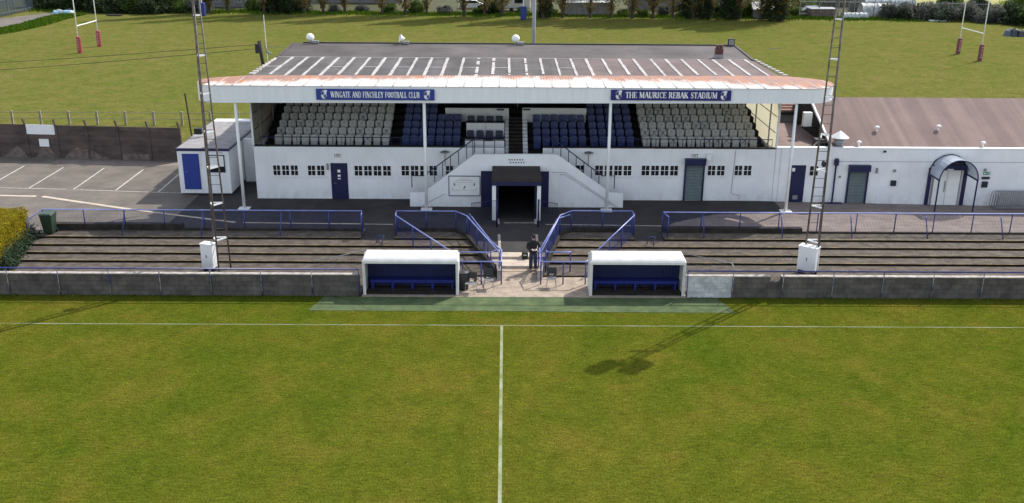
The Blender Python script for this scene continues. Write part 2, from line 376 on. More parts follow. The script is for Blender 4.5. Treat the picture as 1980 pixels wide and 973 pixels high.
# stroke lettering with serifs: strokes as (points, width) in a 1 x 1 box; T thick, t thin
T_, t_ = .2, .09
def arc(cx, cy, rx, ry, a0, a1, n=8): return [(cx + rx * math.cos(R(a0 + (a1 - a0) * i / n)), cy + ry * math.sin(R(a0 + (a1 - a0) * i / n))) for i in range(n + 1)]
def sf(x, y, w=.3): return ([(x - w / 2, y), (x + w / 2, y)], .06)
GL = {
 'A': (.8, [([(.08, 0), (.4, 1)], t_), ([(.4, 1), (.72, 0)], T_), ([(.2, .35), (.6, .35)], t_), sf(.08, .03, .24), sf(.72, .03)]),
 'B': (.7, [([(.15, 0), (.15, 1)], T_), ([(.15, .97)] + arc(.35, .75, .2, .22, 90, -90) + [(.15, .53)], t_), ([(.15, .53)] + arc(.37, .27, .24, .25, 90, -90) + [(.15, .03)], t_), (arc(.37, .27, .22, .22, 60, -60, 4), T_), (arc(.35, .75, .18, .2, 60, -60, 4), T_), sf(.12, .03, .22), sf(.12, .97, .22)]),
 'C': (.75, [(arc(.42, .5, .3, .47, 50, 310, 14), t_), (arc(.42, .5, .27, .42, 120, 240, 6), T_), ([(.63, .98), (.63, .72)], t_)]),
 'D': (.8, [([(.15, 0), (.15, 1)], T_), ([(.15, .97)] + arc(.35, .5, .33, .47, 90, -90, 12) + [(.15, .03)], t_), (arc(.35, .5, .3, .42, 50, -50, 6), T_), sf(.12, .03, .22), sf(.12, .97, .22)]),
 'E': (.68, [([(.15, 0), (.15, 1)], T_), ([(.15, .97), (.58, .97), (.58, .78)], t_), ([(.15, .52), (.45, .52)], t_), ([(.45, .64), (.45, .4)], .06), ([(.15, .03), (.6, .03), (.6, .24)], t_), sf(.12, .03, .22), sf(.12, .97, .22)]),
 'F': (.64, [([(.15, 0), (.15, 1)], T_), ([(.15, .97), (.56, .97), (.56, .78)], t_), ([(.15, .52), (.43, .52)], t_), ([(.43, .64), (.43, .4)], .06), sf(.15, .03), sf(.12, .97, .22)]),
 'G': (.8, [(arc(.42, .5, .3, .47, 50, 310, 14), t_), (arc(.42, .5, .27, .42, 120, 240, 6), T_), ([(.64, .98), (.64, .74)], t_), ([(.64, .42), (.64, .05)], T_), sf(.62, .42, .26)]),
 'H': (.85, [([(.15, 0), (.15, 1)], T_), ([(.68, 0), (.68, 1)], T_), ([(.15, .5), (.68, .5)], t_)] + [sf(x, y) for x in (.15, .68) for y in (.03, .97)]),
 'I': (.36, [([(.18, 0), (.18, 1)], T_), sf(.18, .03), sf(.18, .97)]),
 'K': (.82, [([(.15, 0), (.15, 1)], T_), ([(.2, .4), (.62, .95)], t_), ([(.33, .55), (.68, .03)], T_), sf(.15, .03), sf(.15, .97), sf(.62, .97, .26), sf(.68, .03, .26)]),
 'L': (.66, [([(.15, 0), (.15, 1)], T_), ([(.15, .03), (.58, .03), (.58, .26)], t_), sf(.15, .97), sf(.12, .03, .22)]),
 'M': (1.0, [([(.14, 0), (.14, 1)], t_), ([(.14, 1), (.48, .08)], T_), ([(.48, .08), (.8, 1)], t_), ([(.82, 0), (.82, 1)], T_)] + [sf(x, y, .26) for x in (.13, .82) for y in (.03, .97)]),
 'N': (.85, [([(.14, 0), (.14, 1)], t_), ([(.14, 1), (.7, .03)], T_), ([(.7, 0), (.7, 1)], t_), sf(.14, .03, .24), sf(.12, .97, .22), sf(.7, .97, .24)]),
 'O': (.82, [(arc(.41, .5, .32, .47, 0, 360, 18), t_), (arc(.41, .5, .29, .4, 130, 230, 6), T_), (arc(.41, .5, .29, .4, 50, -50, 6), T_)]),
 'R': (.8, [([(.15, 0), (.15, 1)], T_), ([(.15, .97)] + arc(.36, .74, .22, .23, 90, -90) + [(.15, .51)], t_), (arc(.36, .74, .19, .2, 60, -60, 4), T_), ([(.38, .5), (.66, .03)], T_), sf(.15, .03), sf(.12, .97, .22), sf(.68, .03, .2)]),
 'S': (.62, [(arc(.32, .74, .2, .23, 40, 270, 10), t_), (arc(.32, .26, .22, .24, 90, -140, 10), t_), ([(.16, .68), (.48, .34)], T_), ([(.52, .97), (.52, .76)], t_), ([(.11, .03), (.11, .26)], t_)]),
 'T': (.74, [([(.37, 0), (.37, 1)], T_), ([(.08, .76), (.08, .97), (.66, .97), (.66, .76)], t_), sf(.37, .03)]),
 'U': (.84, [([(.17, 1), (.17, .35)] + arc(.43, .35, .26, .32, 180, 270, 5), T_), (arc(.43, .35, .26, .32, 270, 360, 5) + [(.69, 1)], t_), sf(.17, .97), sf(.69, .97, .24)]),
 'W': (1.12, [([(.12, 1), (.36, .03)], T_), ([(.36, .03), (.58, .98)], t_), ([(.54, 1), (.78, .03)], T_), ([(.78, .03), (1.0, 1)], t_), sf(.12, .97, .28), sf(.54, .97, .24), sf(1.0, .97, .22)]),
 'X': (.8, [([(.12, 1), (.66, 0)], T_), ([(.66, 1), (.12, 0)], t_), sf(.12, .97, .24), sf(.66, .97, .22), sf(.12, .03, .22), sf(.66, .03, .24)]),
 'Y': (.76, [([(.1, 1), (.38, .48)], T_), ([(.64, 1), (.38, .48)], t_), ([(.38, .48), (.38, 0)], T_), sf(.1, .97, .24), sf(.64, .97, .22), sf(.38, .03)]),
 ' ': (.42, []),
}
def write(mb, text, x0, x1, z0, h, y, dep=.012):
    """lettering on an upright face looking towards -y, stretched to fill x0..x1"""
    tot = sum(GL[c][0] for c in text); s = (x1 - x0) / tot; x = x0; k = 0
    for c in text:
        wd, st = GL[c]
        for pts, wdt in st:
            for i in range(len(pts) - 1):
                k += 1
                ax, az = x + pts[i][0] * s, z0 + pts[i][1] * h; bx, bz = x + pts[i + 1][0] * s, z0 + pts[i + 1][1] * h
                dx, dz = bx - ax, bz - az; L = math.hypot(dx, dz)
                if L < 1e-6: continue
                nx, nz = -dz / L, dx / L; ext = .15 * wdt * s
                hw = (abs(nx) * s + abs(nz) * h * .8) * wdt / 2
                ex, ez = dx / L * ext, dz / L * ext
                yy = y - dep - (k % 5) * .0012
                mb.add([(ax - ex - nx * hw, yy, az - ez - nz * hw), (bx + ex - nx * hw, yy, bz + ez - nz * hw), (bx + ex + nx * hw, yy, bz + ez + nz * hw), (ax - ex + nx * hw, yy, az - ez + nz * hw)],
                       [(0, 1, 2, 3)])
        x += wd * s

# ================================================================== THE GROUND
b = MB()
xs = [-3000, 3000]; prof = [(-3000, -.03), (39.5, -.03), (40.2, -.06), (47.4, -.06), (62.0, .3), (3000, .3)]
for i in range(len(prof) - 1):
    (y0, z0), (y1, z1) = prof[i], prof[i + 1]
    b.face([(-3000, y0, z0), (3000, y0, z0), (3000, y1, z1), (-3000, y1, z1)])
struct(b, 'ground', 'field', loc=(0, 0, 0))
b = MB(); b.face([(-120, -60, 0), (120, -60, 0), (120, 39.94, 0), (-120, 39.94, 0)])
struct(b, 'football_pitch', 'pitch', loc=(0, 0, 0))
b = MB(); yt = at(967, 629.5, z=0).y
b.face([(-52, yt - .032, .004), (52, yt - .032, .004), (52, yt + .032, .004), (-52, yt + .032, .004)])
struct(b, 'touchline', 'faint_chalk', loc=(0, 0, 0)); b = MB()
b.face([(-.166, -30, .004), (-.056, -30, .004), (-.056, yt - .05, .004), (-.166, yt - .05, .004)])
struct(b, 'halfway_line', 'chalk', loc=(0, 0, 0))
b = MB(); b.slab([(-8.1, 38.97), (-4, 38.95), (2, 38.96), (9.6, 38.93), (9.3, 39.84), (-7.9, 39.84)], .002, .016)
b.slab([(-8.3, 38.3), (-5, 38.27), (-1, 38.31), (4, 38.24), (9.75, 38.2), (9.62, 38.9), (3, 38.93), (-3, 38.92), (-8.15, 38.94)], .002, .013)
tag(b.build('artificial_turf_strip', 'astro'), 'green artificial turf strip laid along the front of both dugouts', 'turf mat')
b = MB(); b.slab([(-6.27, 39.85), (8.0, 39.85), (8.0, 42.4), (1.75, 42.4), (1.75, 43.0), (-.4, 43.0), (-.4, 42.4), (-6.27, 42.4)], -.05, .03)
struct(b, 'apron_paving', 'apron')
# narrow strip of rough longer grass and weeds against the wall foot
b = MB(); random.seed(3)
for x0, x1 in ((-60, -6.4), (8.1, 60)):
    for i in range(int((x1 - x0) * 26)):
        x = random.uniform(x0, x1); y = 39.9 - abs(random.gauss(0, .07)); h = random.uniform(.03, .11); a = random.uniform(0, 3.1)
        dx, dy = math.cos(a) * .03, math.sin(a) * .03
        b.add([(x - dx, y - dy, 0), (x + dx, y + dy, 0), (x + random.uniform(-.04, .04), y - .03, h)], [(0, 1, 2)])
tag(b.build('grass_tufts', 'rough', loc=(0, 0, 0)), 'longer grass tufts growing along the foot of the dark block wall', 'grass', kind='stuff')

# yard behind the terraces
def yz(x, y):
    return .5 - .016 * max(0, min(x, 40) - 14) * max(0, min(1, (y - 48) / 4.5))
def sheet(name, mat, x0, x1, y0, y1, dz, nx=30, ny=14):
    b = MB()
    vs = [(x0 + (x1 - x0) * i / nx, y0 + (y1 - y0) * j / ny) for j in range(ny + 1) for i in range(nx + 1)]
    b.add([(x, y, yz(x, y) + dz) for x, y in vs], [(j * (nx + 1) + i, j * (nx + 1) + i + 1, (j + 1) * (nx + 1) + i + 1, (j + 1) * (nx + 1) + i) for j in range(ny) for i in range(nx)])
    return struct(b, name, mat)
sheet('forecourt', 'tarmac', -17.5, 15.3, 48.025, 62.4, 0.005)
b = MB(); Y0 = 48.0
b.slab([(-60, 46.9), (-24, 46.9), (-24, 48.0), (-17.5, 48.0), (-15.9, 51.6), (-17.5, 62.4), (-60, 63.6)], .3, .5); struct(b, 'car_park', 'carpark')
sheet('side_path', 'paving', 15.3, 60, 48.0, 53.6, 0.0)
b = MB(); b.slab([(8.03, 48.0), (15.3, 48.0), (15.3, 51.0), (11.5, 50.8), (9.0, 49.3)], .49, .51); struct(b, 'patio_paving', 'paving')
# parking bay lines and the worn kerb band
b = MB()
def gl(p0, p1, wd, z=.51):
    a, c = at(*p0, z=z), at(*p1, z=z); d = (c - a).normalized(); n = Vector((-d.y, d.x, 0)) * wd / 2
    b.face([tuple(a - n), tuple(c - n), tuple(c + n), tuple(a + n)])
for p0, p1 in (((47, 320.8), (-10, 353)), ((122.8, 323.8), (56.5, 363.5)), ((201.5, 325), (142, 366.5)), ((277, 328), (224, 368)), ((347, 336), (306, 371.5))):
    gl(p1, p0, .09)
gl((-40, 362.3), (128, 366.2), .08, .514); gl((147, 367), (352, 373.5), .08, .514)
struct(b, 'parking_bay_lines', 'road_paint', loc=(-22, 57, .504))
b = MB(); b.slab([(-29, 61.1), (-27.5, 60.7), (-25, 60.9), (-23, 60.4), (-20.9, 60.6), (-20.8, 61.5), (-24, 61.9), (-29, 62.0)], .5, .512); struct(b, 'gritty_strip', 'paving')
b = MB()
gl((-40, 377.5), (70, 379.5), .26, .512); gl((82, 380), (250, 404.5), .26, .512); gl((250, 404.5), (455, 430), .2, .512); gl((470, 430.5), (700, 433), .14, .512)
struct(b, 'kerb_band', 'slab', loc=(-18, 51, .506))
b = MB(); gl((705, 433.3), (760, 434), .12, .516); gl((975, 431), (1033, 431), .12, .516); gl((1055, 434), (1280, 437), .12, .516)
struct(b, 'drain_channel', 'coping', loc=(0, 48.5, .506))

# ------------------------------------------------------------------ terraces
YE = [40.13, 43.85, 44.71, 45.61, 46.51, 47.5]; ZE = [.1, .2, .3, .4, .5]
def xbl(y): return -.25 - (y - 42.0) * .344 if y < 46.83 else -1.91 - (y - 46.83) * .8
def xbr(y): return 1.62 + (y - 42.0) * .225 if y < 47.0 else 2.77 + (y - 47.0) * .75
def xl(y): return -23.0 - (y - 43.85) * .26
def terrace(xa, xb):
    b = MB(); e = MB(); rz_ = MB()
    for k in range(5):
        y0, y1, z = YE[k], YE[k + 1], ZE[k]
        segs = [(xa, xb)]
        if k == 0:
            segs = [(xa, lambda y: -6.28), (lambda y: -6.28, xb)] if xa is xl else [(lambda y: 8.02, xb), (xa, lambda y: 8.02)]
        if k == 4: segs = [(xa, lambda y: -7.2), (lambda y: -5.5, xb)] if xa is xl else [(xa, lambda y: 6.5), (lambda y: 8.0, xb)]
        for si, (s0, s1) in enumerate(segs):
            n = 24; y0 = YE[k] if not (k == 0 and si == 1) else 42.35
            for i in range(n):       # slightly uneven treads
                f0, f1 = i / n, (i + 1) / n
                L0, R0, L1, R1 = s0(y0), s1(y0), s0(y1 + .02), s1(y1 + .02)
                q = lambda f, a, c: a + (c - a) * f
                x00, x01, x10, x11 = q(f0, L0, R0), q(f1, L0, R0), q(f0, L1, R1), q(f1, L1, R1)
                wob = lambda x, s: .012 * math.sin(x * 1.7 + s * 2.1) + .008 * math.sin(x * 4.3 + s)
                b.slab([(x00, y0 + wob(x00, k)), (x01, y0 + wob(x01, k)), (x11, y1 + .03), (x10, y1 + .03)], -.1, [z + .3 * wob(x00, k + 5), z + .3 * wob(x01, k + 5), z, z])
                if k or True:
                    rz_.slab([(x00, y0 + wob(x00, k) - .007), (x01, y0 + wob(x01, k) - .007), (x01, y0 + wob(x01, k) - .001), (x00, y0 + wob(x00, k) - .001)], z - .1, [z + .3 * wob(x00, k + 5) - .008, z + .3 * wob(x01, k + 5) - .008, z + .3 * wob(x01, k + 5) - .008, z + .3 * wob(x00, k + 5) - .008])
                if k and (k > 0):
                    e.slab([(x00, y0 + wob(x00, k) - .004), (x01, y0 + wob(x01, k) - .004), (x01, y0 + wob(x01, k) + .03), (x00, y0 + wob(x00, k) + .03)], z - .006, [z + .3 * wob(x00, k + 5) + .005, z + .3 * wob(x01, k + 5) + .005, z + .3 * wob(x01, k + 5) + .005, z + .3 * wob(x00, k + 5) + .005])
    o = struct(b, 'terrace_steps', 'concrete')
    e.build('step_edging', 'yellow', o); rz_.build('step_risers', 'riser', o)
    return o
terrace(xl, xbl)
terrace(xbr, lambda y: 45.0)
# ramps from the forecourt down to the fourth tread
for x0, x1 in ((-7.2, -5.5), (6.5, 8.0)):
    b = MB(); b.slab([(x0 + .02, 46.5), (x1 - .02, 46.5), (x1 - .02, 48.02), (x0 + .02, 48.02)], .3, [.405, .405, .503, .503]); struct(b, 'terrace_ramp', 'tarmac')
# ground filling behind the top tread edge
b = MB(); b.slab([(-24, 47.5), (-7.2, 47.5), (-7.2, 48.02), (-24, 48.02)], .2, .498); b.slab([(8.0, 47.5), (60, 47.5), (60, 48.02), (8.0, 48.02)], .2, .498)
struct(b, 'terrace_back_path', 'paving')
# the players' path: tunnel ramp, two slab steps
b = MB(); b.slab([(xbl(45), 45.02), (xbr(45), 45.02), (xbr(46.9), 46.9), (3.4, 47.75), (3.4, 48.02), (-2.5, 48.02), (-2.5, 47.65), (xbl(46.9), 46.9)], -.05, [.3, .3, .4, .47, .502, .502, .47, .4])
struct(b, 'tunnel_ramp', 'tarmac')
b = MB(); b.slab([(xbl(44.3), 44.38), (xbr(44.3), 44.38), (xbr(45), 45.03), (xbl(45), 45.03)], -.05, .29)
b.slab([(xbl(43.4), 43.42), (xbr(43.4), 43.42), (xbr(44.3), 44.385), (xbl(44.3), 44.385)], -.05, .17)
struct(b, 'path_slabs', 'slab', bevel=.01)
b = MB(); b.slab([(xbl(42.4), 43.0), (xbr(42.4), 43.0), (xbr(43.4), 43.43), (xbl(43.4), 43.43)], -.05, .05); struct(b, 'path_landing', 'apron')
b = MB(); b.slab([(-.3, 45.0), (-.17, 45.0), (-.3, 49.7), (-.43, 49.7)], .2, [.34, .34, .54, .54]); b.slab([(1.55, 45.0), (1.68, 45.0), (1.68, 49.7), (1.55, 49.7)], .2, [.34, .34, .54, .54])
struct(b, 'ramp_edge_kerbs', 'coping')

# low walls behind the top tread and under the curved rails
def low_wall(poly, z1, label, mat='concrete_dark', z0=.2):
    b = MB(); b.slab(poly, z0, z1); return tag(b.build('low_wall', mat), label, 'low wall')
low_wall([(-23.2, 47.52), (-16.4, 47.52), (-16.4, 47.85), (-23.2, 47.85)], .82, 'low dark wall behind the left terrace, beside the green wheelie bin')
low_wall([(-16.38, 47.52), (-7.25, 47.52), (-7.25, 47.64), (-16.38, 47.64)], .62, 'thin dark kerb wall behind the left terrace rail, nearer the ramp')
low_wall([(8.05, 47.52), (15.2, 47.52), (15.2, 47.85), (8.05, 47.85)], .76, 'low dark wall behind the right terrace, below the stand column')
low_wall([(15.22, 47.52), (45, 47.52), (45, 47.64), (15.22, 47.64)], .58, 'long thin kerb wall behind the right terrace rail')
def curb(pts, label):
    b = MB()
    for i in range(len(pts) - 1):
        (x0, y0, z0), (x1, y1, z1) = pts[i], pts[i + 1]
        d = Vector((x1 - x0, y1 - y0, 0)).normalized(); n = Vector((-d.y, d.x, 0)) * .1
        b.slab([(x0 - n.x, y0 - n.y), (x1 - n.x, y1 - n.y), (x1 + n.x, y1 + n.y), (x0 + n.x, y0 + n.y)], -.05, [z0, z1, z1, z0])
    return tag(b.build('low_wall', 'concrete_dark'), label, 'low wall')
LB = [(-5.5, 47.62), (-2.5, 47.62), (-1.91, 46.83), (-.25, 42.1)]
RB = [(6.5, 47.8), (3.4, 47.8), (2.77, 47.0), (1.66, 42.2)]
curb([(*p, z) for p, z in zip(LB, (.68, .68, .66, .38))], 'dark curved kerb wall left of the tunnel path')
curb([(*p, z) for p, z in zip(RB, (.68, .68, .66, .38))], 'dark curved kerb wall right of the tunnel path')
b = MB(); b.slab([(-.33, 41.9), (-.13, 41.9), (-.2, 43.1), (-.42, 43.1)], 0, .5); tag(b.build('low_wall', 'coping'), 'pale end block of the kerb wall left of the path', 'low wall')
b = MB(); b.slab([(1.5, 41.9), (1.72, 41.9), (1.82, 43.1), (1.6, 43.1)], 0, .5); tag(b.build('low_wall', 'coping'), 'pale end block of the kerb wall behind the person', 'low wall')

# ------------------------------------------------------------------ blue rails and mesh fences
def wires(b, a, c, zb0, zt0, zb1, zt1, step=.075, r=.0036):
    a, c = Vector((a[0], a[1], 0)), Vector((c[0], c[1], 0)); L = (c - a).length; d = (c - a) / L; n = Vector((-d.y, d.x, 0)) * r
    k = max(2, int(L / step))
    for i in range(k + 1):
        f = i / k; p = a + d * L * f; zb, zt = zb0 + (zb1 - zb0) * f, zt0 + (zt1 - zt0) * f
        q = d * r
        b.add([(p.x - q.x, p.y - q.y, zb), (p.x + q.x, p.y + q.y, zb), (p.x + q.x, p.y + q.y, zt), (p.x - q.x, p.y - q.y, zt),
               (p.x - n.x, p.y - n.y, zb), (p.x + n.x, p.y + n.y, zb), (p.x + n.x, p.y + n.y, zt), (p.x - n.x, p.y - n.y, zt)], [(0, 1, 2, 3), (4, 5, 6, 7)])
    m = max(2, int((zt0 - zb0) / step))
    for j in range(m + 1):
        f = j / m; z0 = zb0 + (zt0 - zb0) * f; z1 = zb1 + (zt1 - zb1) * f
        b.add([(a.x, a.y, z0 - r), (c.x, c.y, z1 - r), (c.x, c.y, z1 + r), (a.x, a.y, z0 + r)], [(0, 1, 2, 3)])
        b.add([(a.x - n.x, a.y - n.y, z0), (c.x - n.x, c.y - n.y, z1), (c.x + n.x, c.y + n.y, z1), (a.x + n.x, a.y + n.y, z0)], [(0, 1, 2, 3)])
def fence(label, pts, zt, zb, posts, struts=(), mesh=True, cat='fence', name='mesh_fence', post_r=.03, mpts=None, zbase=None, rails2=None):
    """pts plan points; zt/zb rail and mesh-foot heights at each; posts (x, y, zfoot, ztop)"""
    root = thing(name, (pts[0][0], pts[0][1], zb[0] if zbase is None else zbase), label, cat)
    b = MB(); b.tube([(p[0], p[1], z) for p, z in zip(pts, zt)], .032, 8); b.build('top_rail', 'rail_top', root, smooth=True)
    if mesh:
        b = MB()
        for i in range(len(pts) - 1): wires(b, pts[i], pts[i + 1], zb[i] + .03, zt[i] - .03, zb[i + 1] + .03, zt[i + 1] - .03)
        b.build('mesh_panel', 'mesh', root)
    for p in posts:
        b = MB(); b.tube([(p[0], p[1], p[2]), (p[0], p[1], p[3])], post_r, 8); b.build('post', 'rail', root, smooth=True)
    for p in struts:
        b = MB(); b.tube([(p[0], p[1], p[2]), ((p[0] + p[3]) / 2, p[1] * .25 + p[4] * .75, p[5] - .06), (p[3], p[4], p[5])], .028, 8); b.build('strut', 'rail', root, smooth=True)
    return root
F = fence
yr = 47.58
F('blue mesh fence along the back of the left terrace', [(-23.6, 46.2), (-23.4, yr), (-7.25, yr), (-7.2, 46.85)], [1.4, 1.57, 1.57, 1.57], [.5, .5, .5, .5],
  [(x, yr, .45, 1.57) for x in (-23.4, -21.35, -19.3, -17.3, -15.28, -13.24, -10.9, -8.95, -7.25)] + [(-7.2, 46.85, .45, 1.57), (-23.6, 46.2, .4, 1.4)],
  [(x, 46.62, .5, x - .08, 47.5, 1.5) for x in (-19.15, -15.2, -11.25)])
F('long blue mesh fence along the back of the right terrace', [(8.2, 46.85), (8.03, yr + .05), (45, yr + .05)], [1.57] * 3, [.5] * 3,
  [(8.2, 46.85, .45, 1.57)] + [(8.03 + i * 1.985, yr + .05, .45, 1.57) for i in range(19)],
  [(x, 46.72, .5, x + .08, 47.55, 1.5) for x in (10.02, 13.98, 17.5, 21.32, 25.14, 29.0, 33.0)])
F('blue mesh fence curving down the left side of the tunnel path', [(p[0], p[1]) for p in LB], [1.57, 1.57, 1.57, 1.3], [.66, .66, .64, .36],
  [(-5.5, 47.62, .4, 1.57), (-4.0, 47.62, .6, 1.57), (-2.5, 47.62, .6, 1.57), (-1.91, 46.83, .6, 1.57), (-1.36, 45.25, .5, 1.5), (-.8, 43.7, .4, 1.41), (-.25, 42.1, .03, 1.3)])
F('blue mesh fence curving down the right side of the tunnel path', [(p[0], p[1]) for p in RB], [1.57, 1.57, 1.57, 1.3], [.66, .66, .64, .36],
  [(6.5, 47.8, .4, 1.57), (5.0, 47.8, .6, 1.57), (3.4, 47.8, .6, 1.57), (2.77, 47.0, .6, 1.57), (2.4, 45.4, .5, 1.5), (2.03, 43.8, .4, 1.41), (1.66, 42.2, .03, 1.3)])
F('blue handrail along the path side of the left curved fence', [(-1.82, 47.7), (-1.38, 46.03), (-.62, 43.46), (-.18, 42.5)], [1.42, 1.42, 1.36, 1.28], [.4] * 4,
  [(-1.82, 47.7, .48, 1.42), (-1.0, 44.75, .28, 1.39), (-.18, 42.5, .03, 1.28)], mesh=False, cat='handrail', name='handrail')
F('blue handrail along the path side of the right curved fence', [(3.3, 47.5), (2.65, 46.85), (1.55, 42.3)], [1.45, 1.45, 1.26], [.4] * 3,
  [(2.65, 46.85, .4, 1.45), (2.1, 44.6, .28, 1.36), (1.55, 42.3, .03, 1.26)], mesh=False, cat='handrail', name='handrail')
F('sloping blue mesh fence running down to the back of the left dugout', [(-5.5, 47.6), (-5.48, 46.86), (-2.5, 42.55)], [1.57, 1.57, 1.2], [.5, .5, .12],
  [(-5.48, 46.86, .45, 1.57), (-4.5, 45.45, .35, 1.45), (-3.5, 44.0, .2, 1.32), (-2.5, 42.55, .08, 1.2)])
F('sloping blue mesh fence running down to the back of the right dugout', [(6.5, 47.78), (6.51, 47.07), (4.25, 42.7)], [1.57, 1.57, 1.2], [.5, .5, .12],
  [(6.51, 47.07, .45, 1.57), (5.75, 45.6, .35, 1.45), (5.0, 44.15, .2, 1.32), (4.25, 42.7, .08, 1.2)])
F('low blue guard rail across the foot of the left central terrace', [(-2.2, 42.72), (-.65, 42.66), (-.4, 43.06)], [1.1] * 3, [.1] * 3, [(-.65, 42.66, .05, 1.1), (-2.2, 42.72, .05, 1.1)], mesh=False, cat='guard rail', name='guard_rail')
F('low blue guard rail across the foot of the right central terrace', [(1.95, 42.95), (1.91, 42.75), (3.02, 42.75), (3.05, 42.85)], [1.1] * 4, [.1] * 4, [(3.05, 42.85, .03, 1.1), (1.91, 42.75, .03, 1.1)], mesh=False, cat='guard rail', name='guard_rail')
F('blue guard rail behind the two black chairs and the bin', [(-2.1, 41.75), (-1.95, 41.37), (-.15, 41.37), (-.15, 42.5)], [1.15, 1.12, 1.12, 1.3], [.03] * 4, [(-1.9, 41.37, .03, 1.12), (-1.06, 41.37, .03, 1.12), (-.15, 41.37, .03, 1.12)], mesh=False, cat='guard rail', name='guard_rail')
F('blue guard rail behind the single black chair', [(1.6, 42.6), (1.62, 41.4), (3.65, 41.4), (3.9, 41.8)], [1.34, 1.12, 1.12, 1.16], [.03] * 4, [(1.63, 41.4, .03, 1.12), (2.64, 41.4, .03, 1.12), (3.65, 41.4, .03, 1.12)], mesh=False, cat='guard rail', name='guard_rail')
# gates at the tunnel mouth
for x, lab, xe in ((-.42, 'left', -1.75), (1.72, 'right', 2.75)):
    root = thing('mesh_gate', (x, 48.6, .5), 'open blue mesh gate folded back on the %s side of the tunnel mouth' % lab, 'gate')
    b = MB(); b.tube([(x, 48.35, .5), (x, 48.35, 2.0)], .045, 8); b.build('post', 'navy', root, smooth=True)
    b = MB(); b.tube([(x, 48.45, .6), (xe, 49.3, .6), (xe, 49.3, 1.5), (x, 48.45, 1.9), (x, 48.45, .6)], .018, 6); b.build('gate_frame', 'navy', root)
    b = MB(); wires(b, (x, 48.45), (xe, 49.3), .62, 1.88, .62, 1.48, .06, .0035); b.build('mesh_panel', 'navy', root)
# leaning hoop rails on the fourth tread and thin rails behind the dugout walls
for px, xx, lab in ((735, -6.1, 'left'), (1257, 7.3, 'right')):
    b = MB(); y = 45.9; b.tube([(xx - .28, y, .38), (xx - .18, y, .82), (xx + .12, y, .82), (xx + .02, y - .25, .38)], .025, 8)
    tag(b.build('hoop_rail', 'rail', smooth=True), 'small blue hoop rail at the foot of the %s terrace ramp' % lab, 'hoop rail')
for x0, y0, x1, y1, lab in ((8.3, 43.0, 10.3, 41.6, 'right of the right dugout'), (-8.6, 41.6, -6.5, 43.2, 'left of the left dugout')):
    root = thing('mesh_fence', (x0, y0, .1), 'thin rusty mesh fence on the terrace %s' % lab, 'fence')
    b = MB(); b.tube([(x0, y0, 1.0), (x1, y1, 1.0), (x1 - .02, y1 - .4, .95), (x1 - .02, y1 - .4, .1)], .02, 6); b.build('top_rail', 'galv', root, smooth=True)
    b = MB(); wires(b, (x0, y0), (x1, y1), .1, .98, .1, .98, .12, .003); b.build('mesh_panel', 'galv', root)

# ------------------------------------------------------------------ pitch-side block wall with rail
def pitch_wall(x0, x1, posts, side, gap=None, pw=None):
    root = thing('block_wall', ((x0 + x1) / 2, 40.03, 0), 'dark concrete block wall with a blue rail along the pitch, %s of the dugouts' % side, 'wall')
    b = MB(); xs0 = x0
    if pw:
        q = MB(); q.box(pw[0], pw[1], 39.93, 40.13, -.04, .985); o = q.build('whitewashed_panel', 'block_white', root); tag(o, 'whitewashed block panel beside the dugout'); xs0 = pw[1]
    if gap:
        b.box(xs0, gap[0], 39.93, 40.13, -.05, .98); b.box(gap[1], x1, 39.93, 40.13, -.05, .98); b.box(gap[0], gap[1], 39.93, 40.13, -.05, .78)
    else: b.box(xs0, x1, 39.93, 40.13, -.05, .98)
    b.build('blockwork', 'block', root)
    b = MB()
    for a, c in ([(x0, gap[0]), (gap[1], x1)] if gap else [(x0, x1)]): b.box(a, c, 39.92, 40.15, .985, 1.02)
    b.build('coping', 'coping', root)
    b = MB(); b.tube([(x0 + .02, 39.88, 1.27), (x1 - .02, 39.88, 1.27)], .034, 8); b.build('top_rail', 'rail', root, smooth=True)
    for x in posts:
        b = MB(); b.tube([(x, 39.88, 0), (x, 39.88, 1.27)], .025, 6); b.build('post', 'rail' if abs(x - x0) < .2 or abs(x - x1) < .2 else 'post_worn', root, smooth=True)
MT['post_worn'] = M('worn_painted_post', (.3, .29, .27), (.03, .04, .14), 2.2, .7, .2, .4, 0, 40, (1, 1, 1.5), .38, .58)
pitch_wall(-60, -6.33, [-6.36] + [-8.4 - 2.2 * i for i in range(12)], 'left')
pitch_wall(7.95, 60, [7.98] + [9.98 + 2.19 * i for i in range(12)], 'right', gap=(11.62, 12.1), pw=(8.0, 9.95))

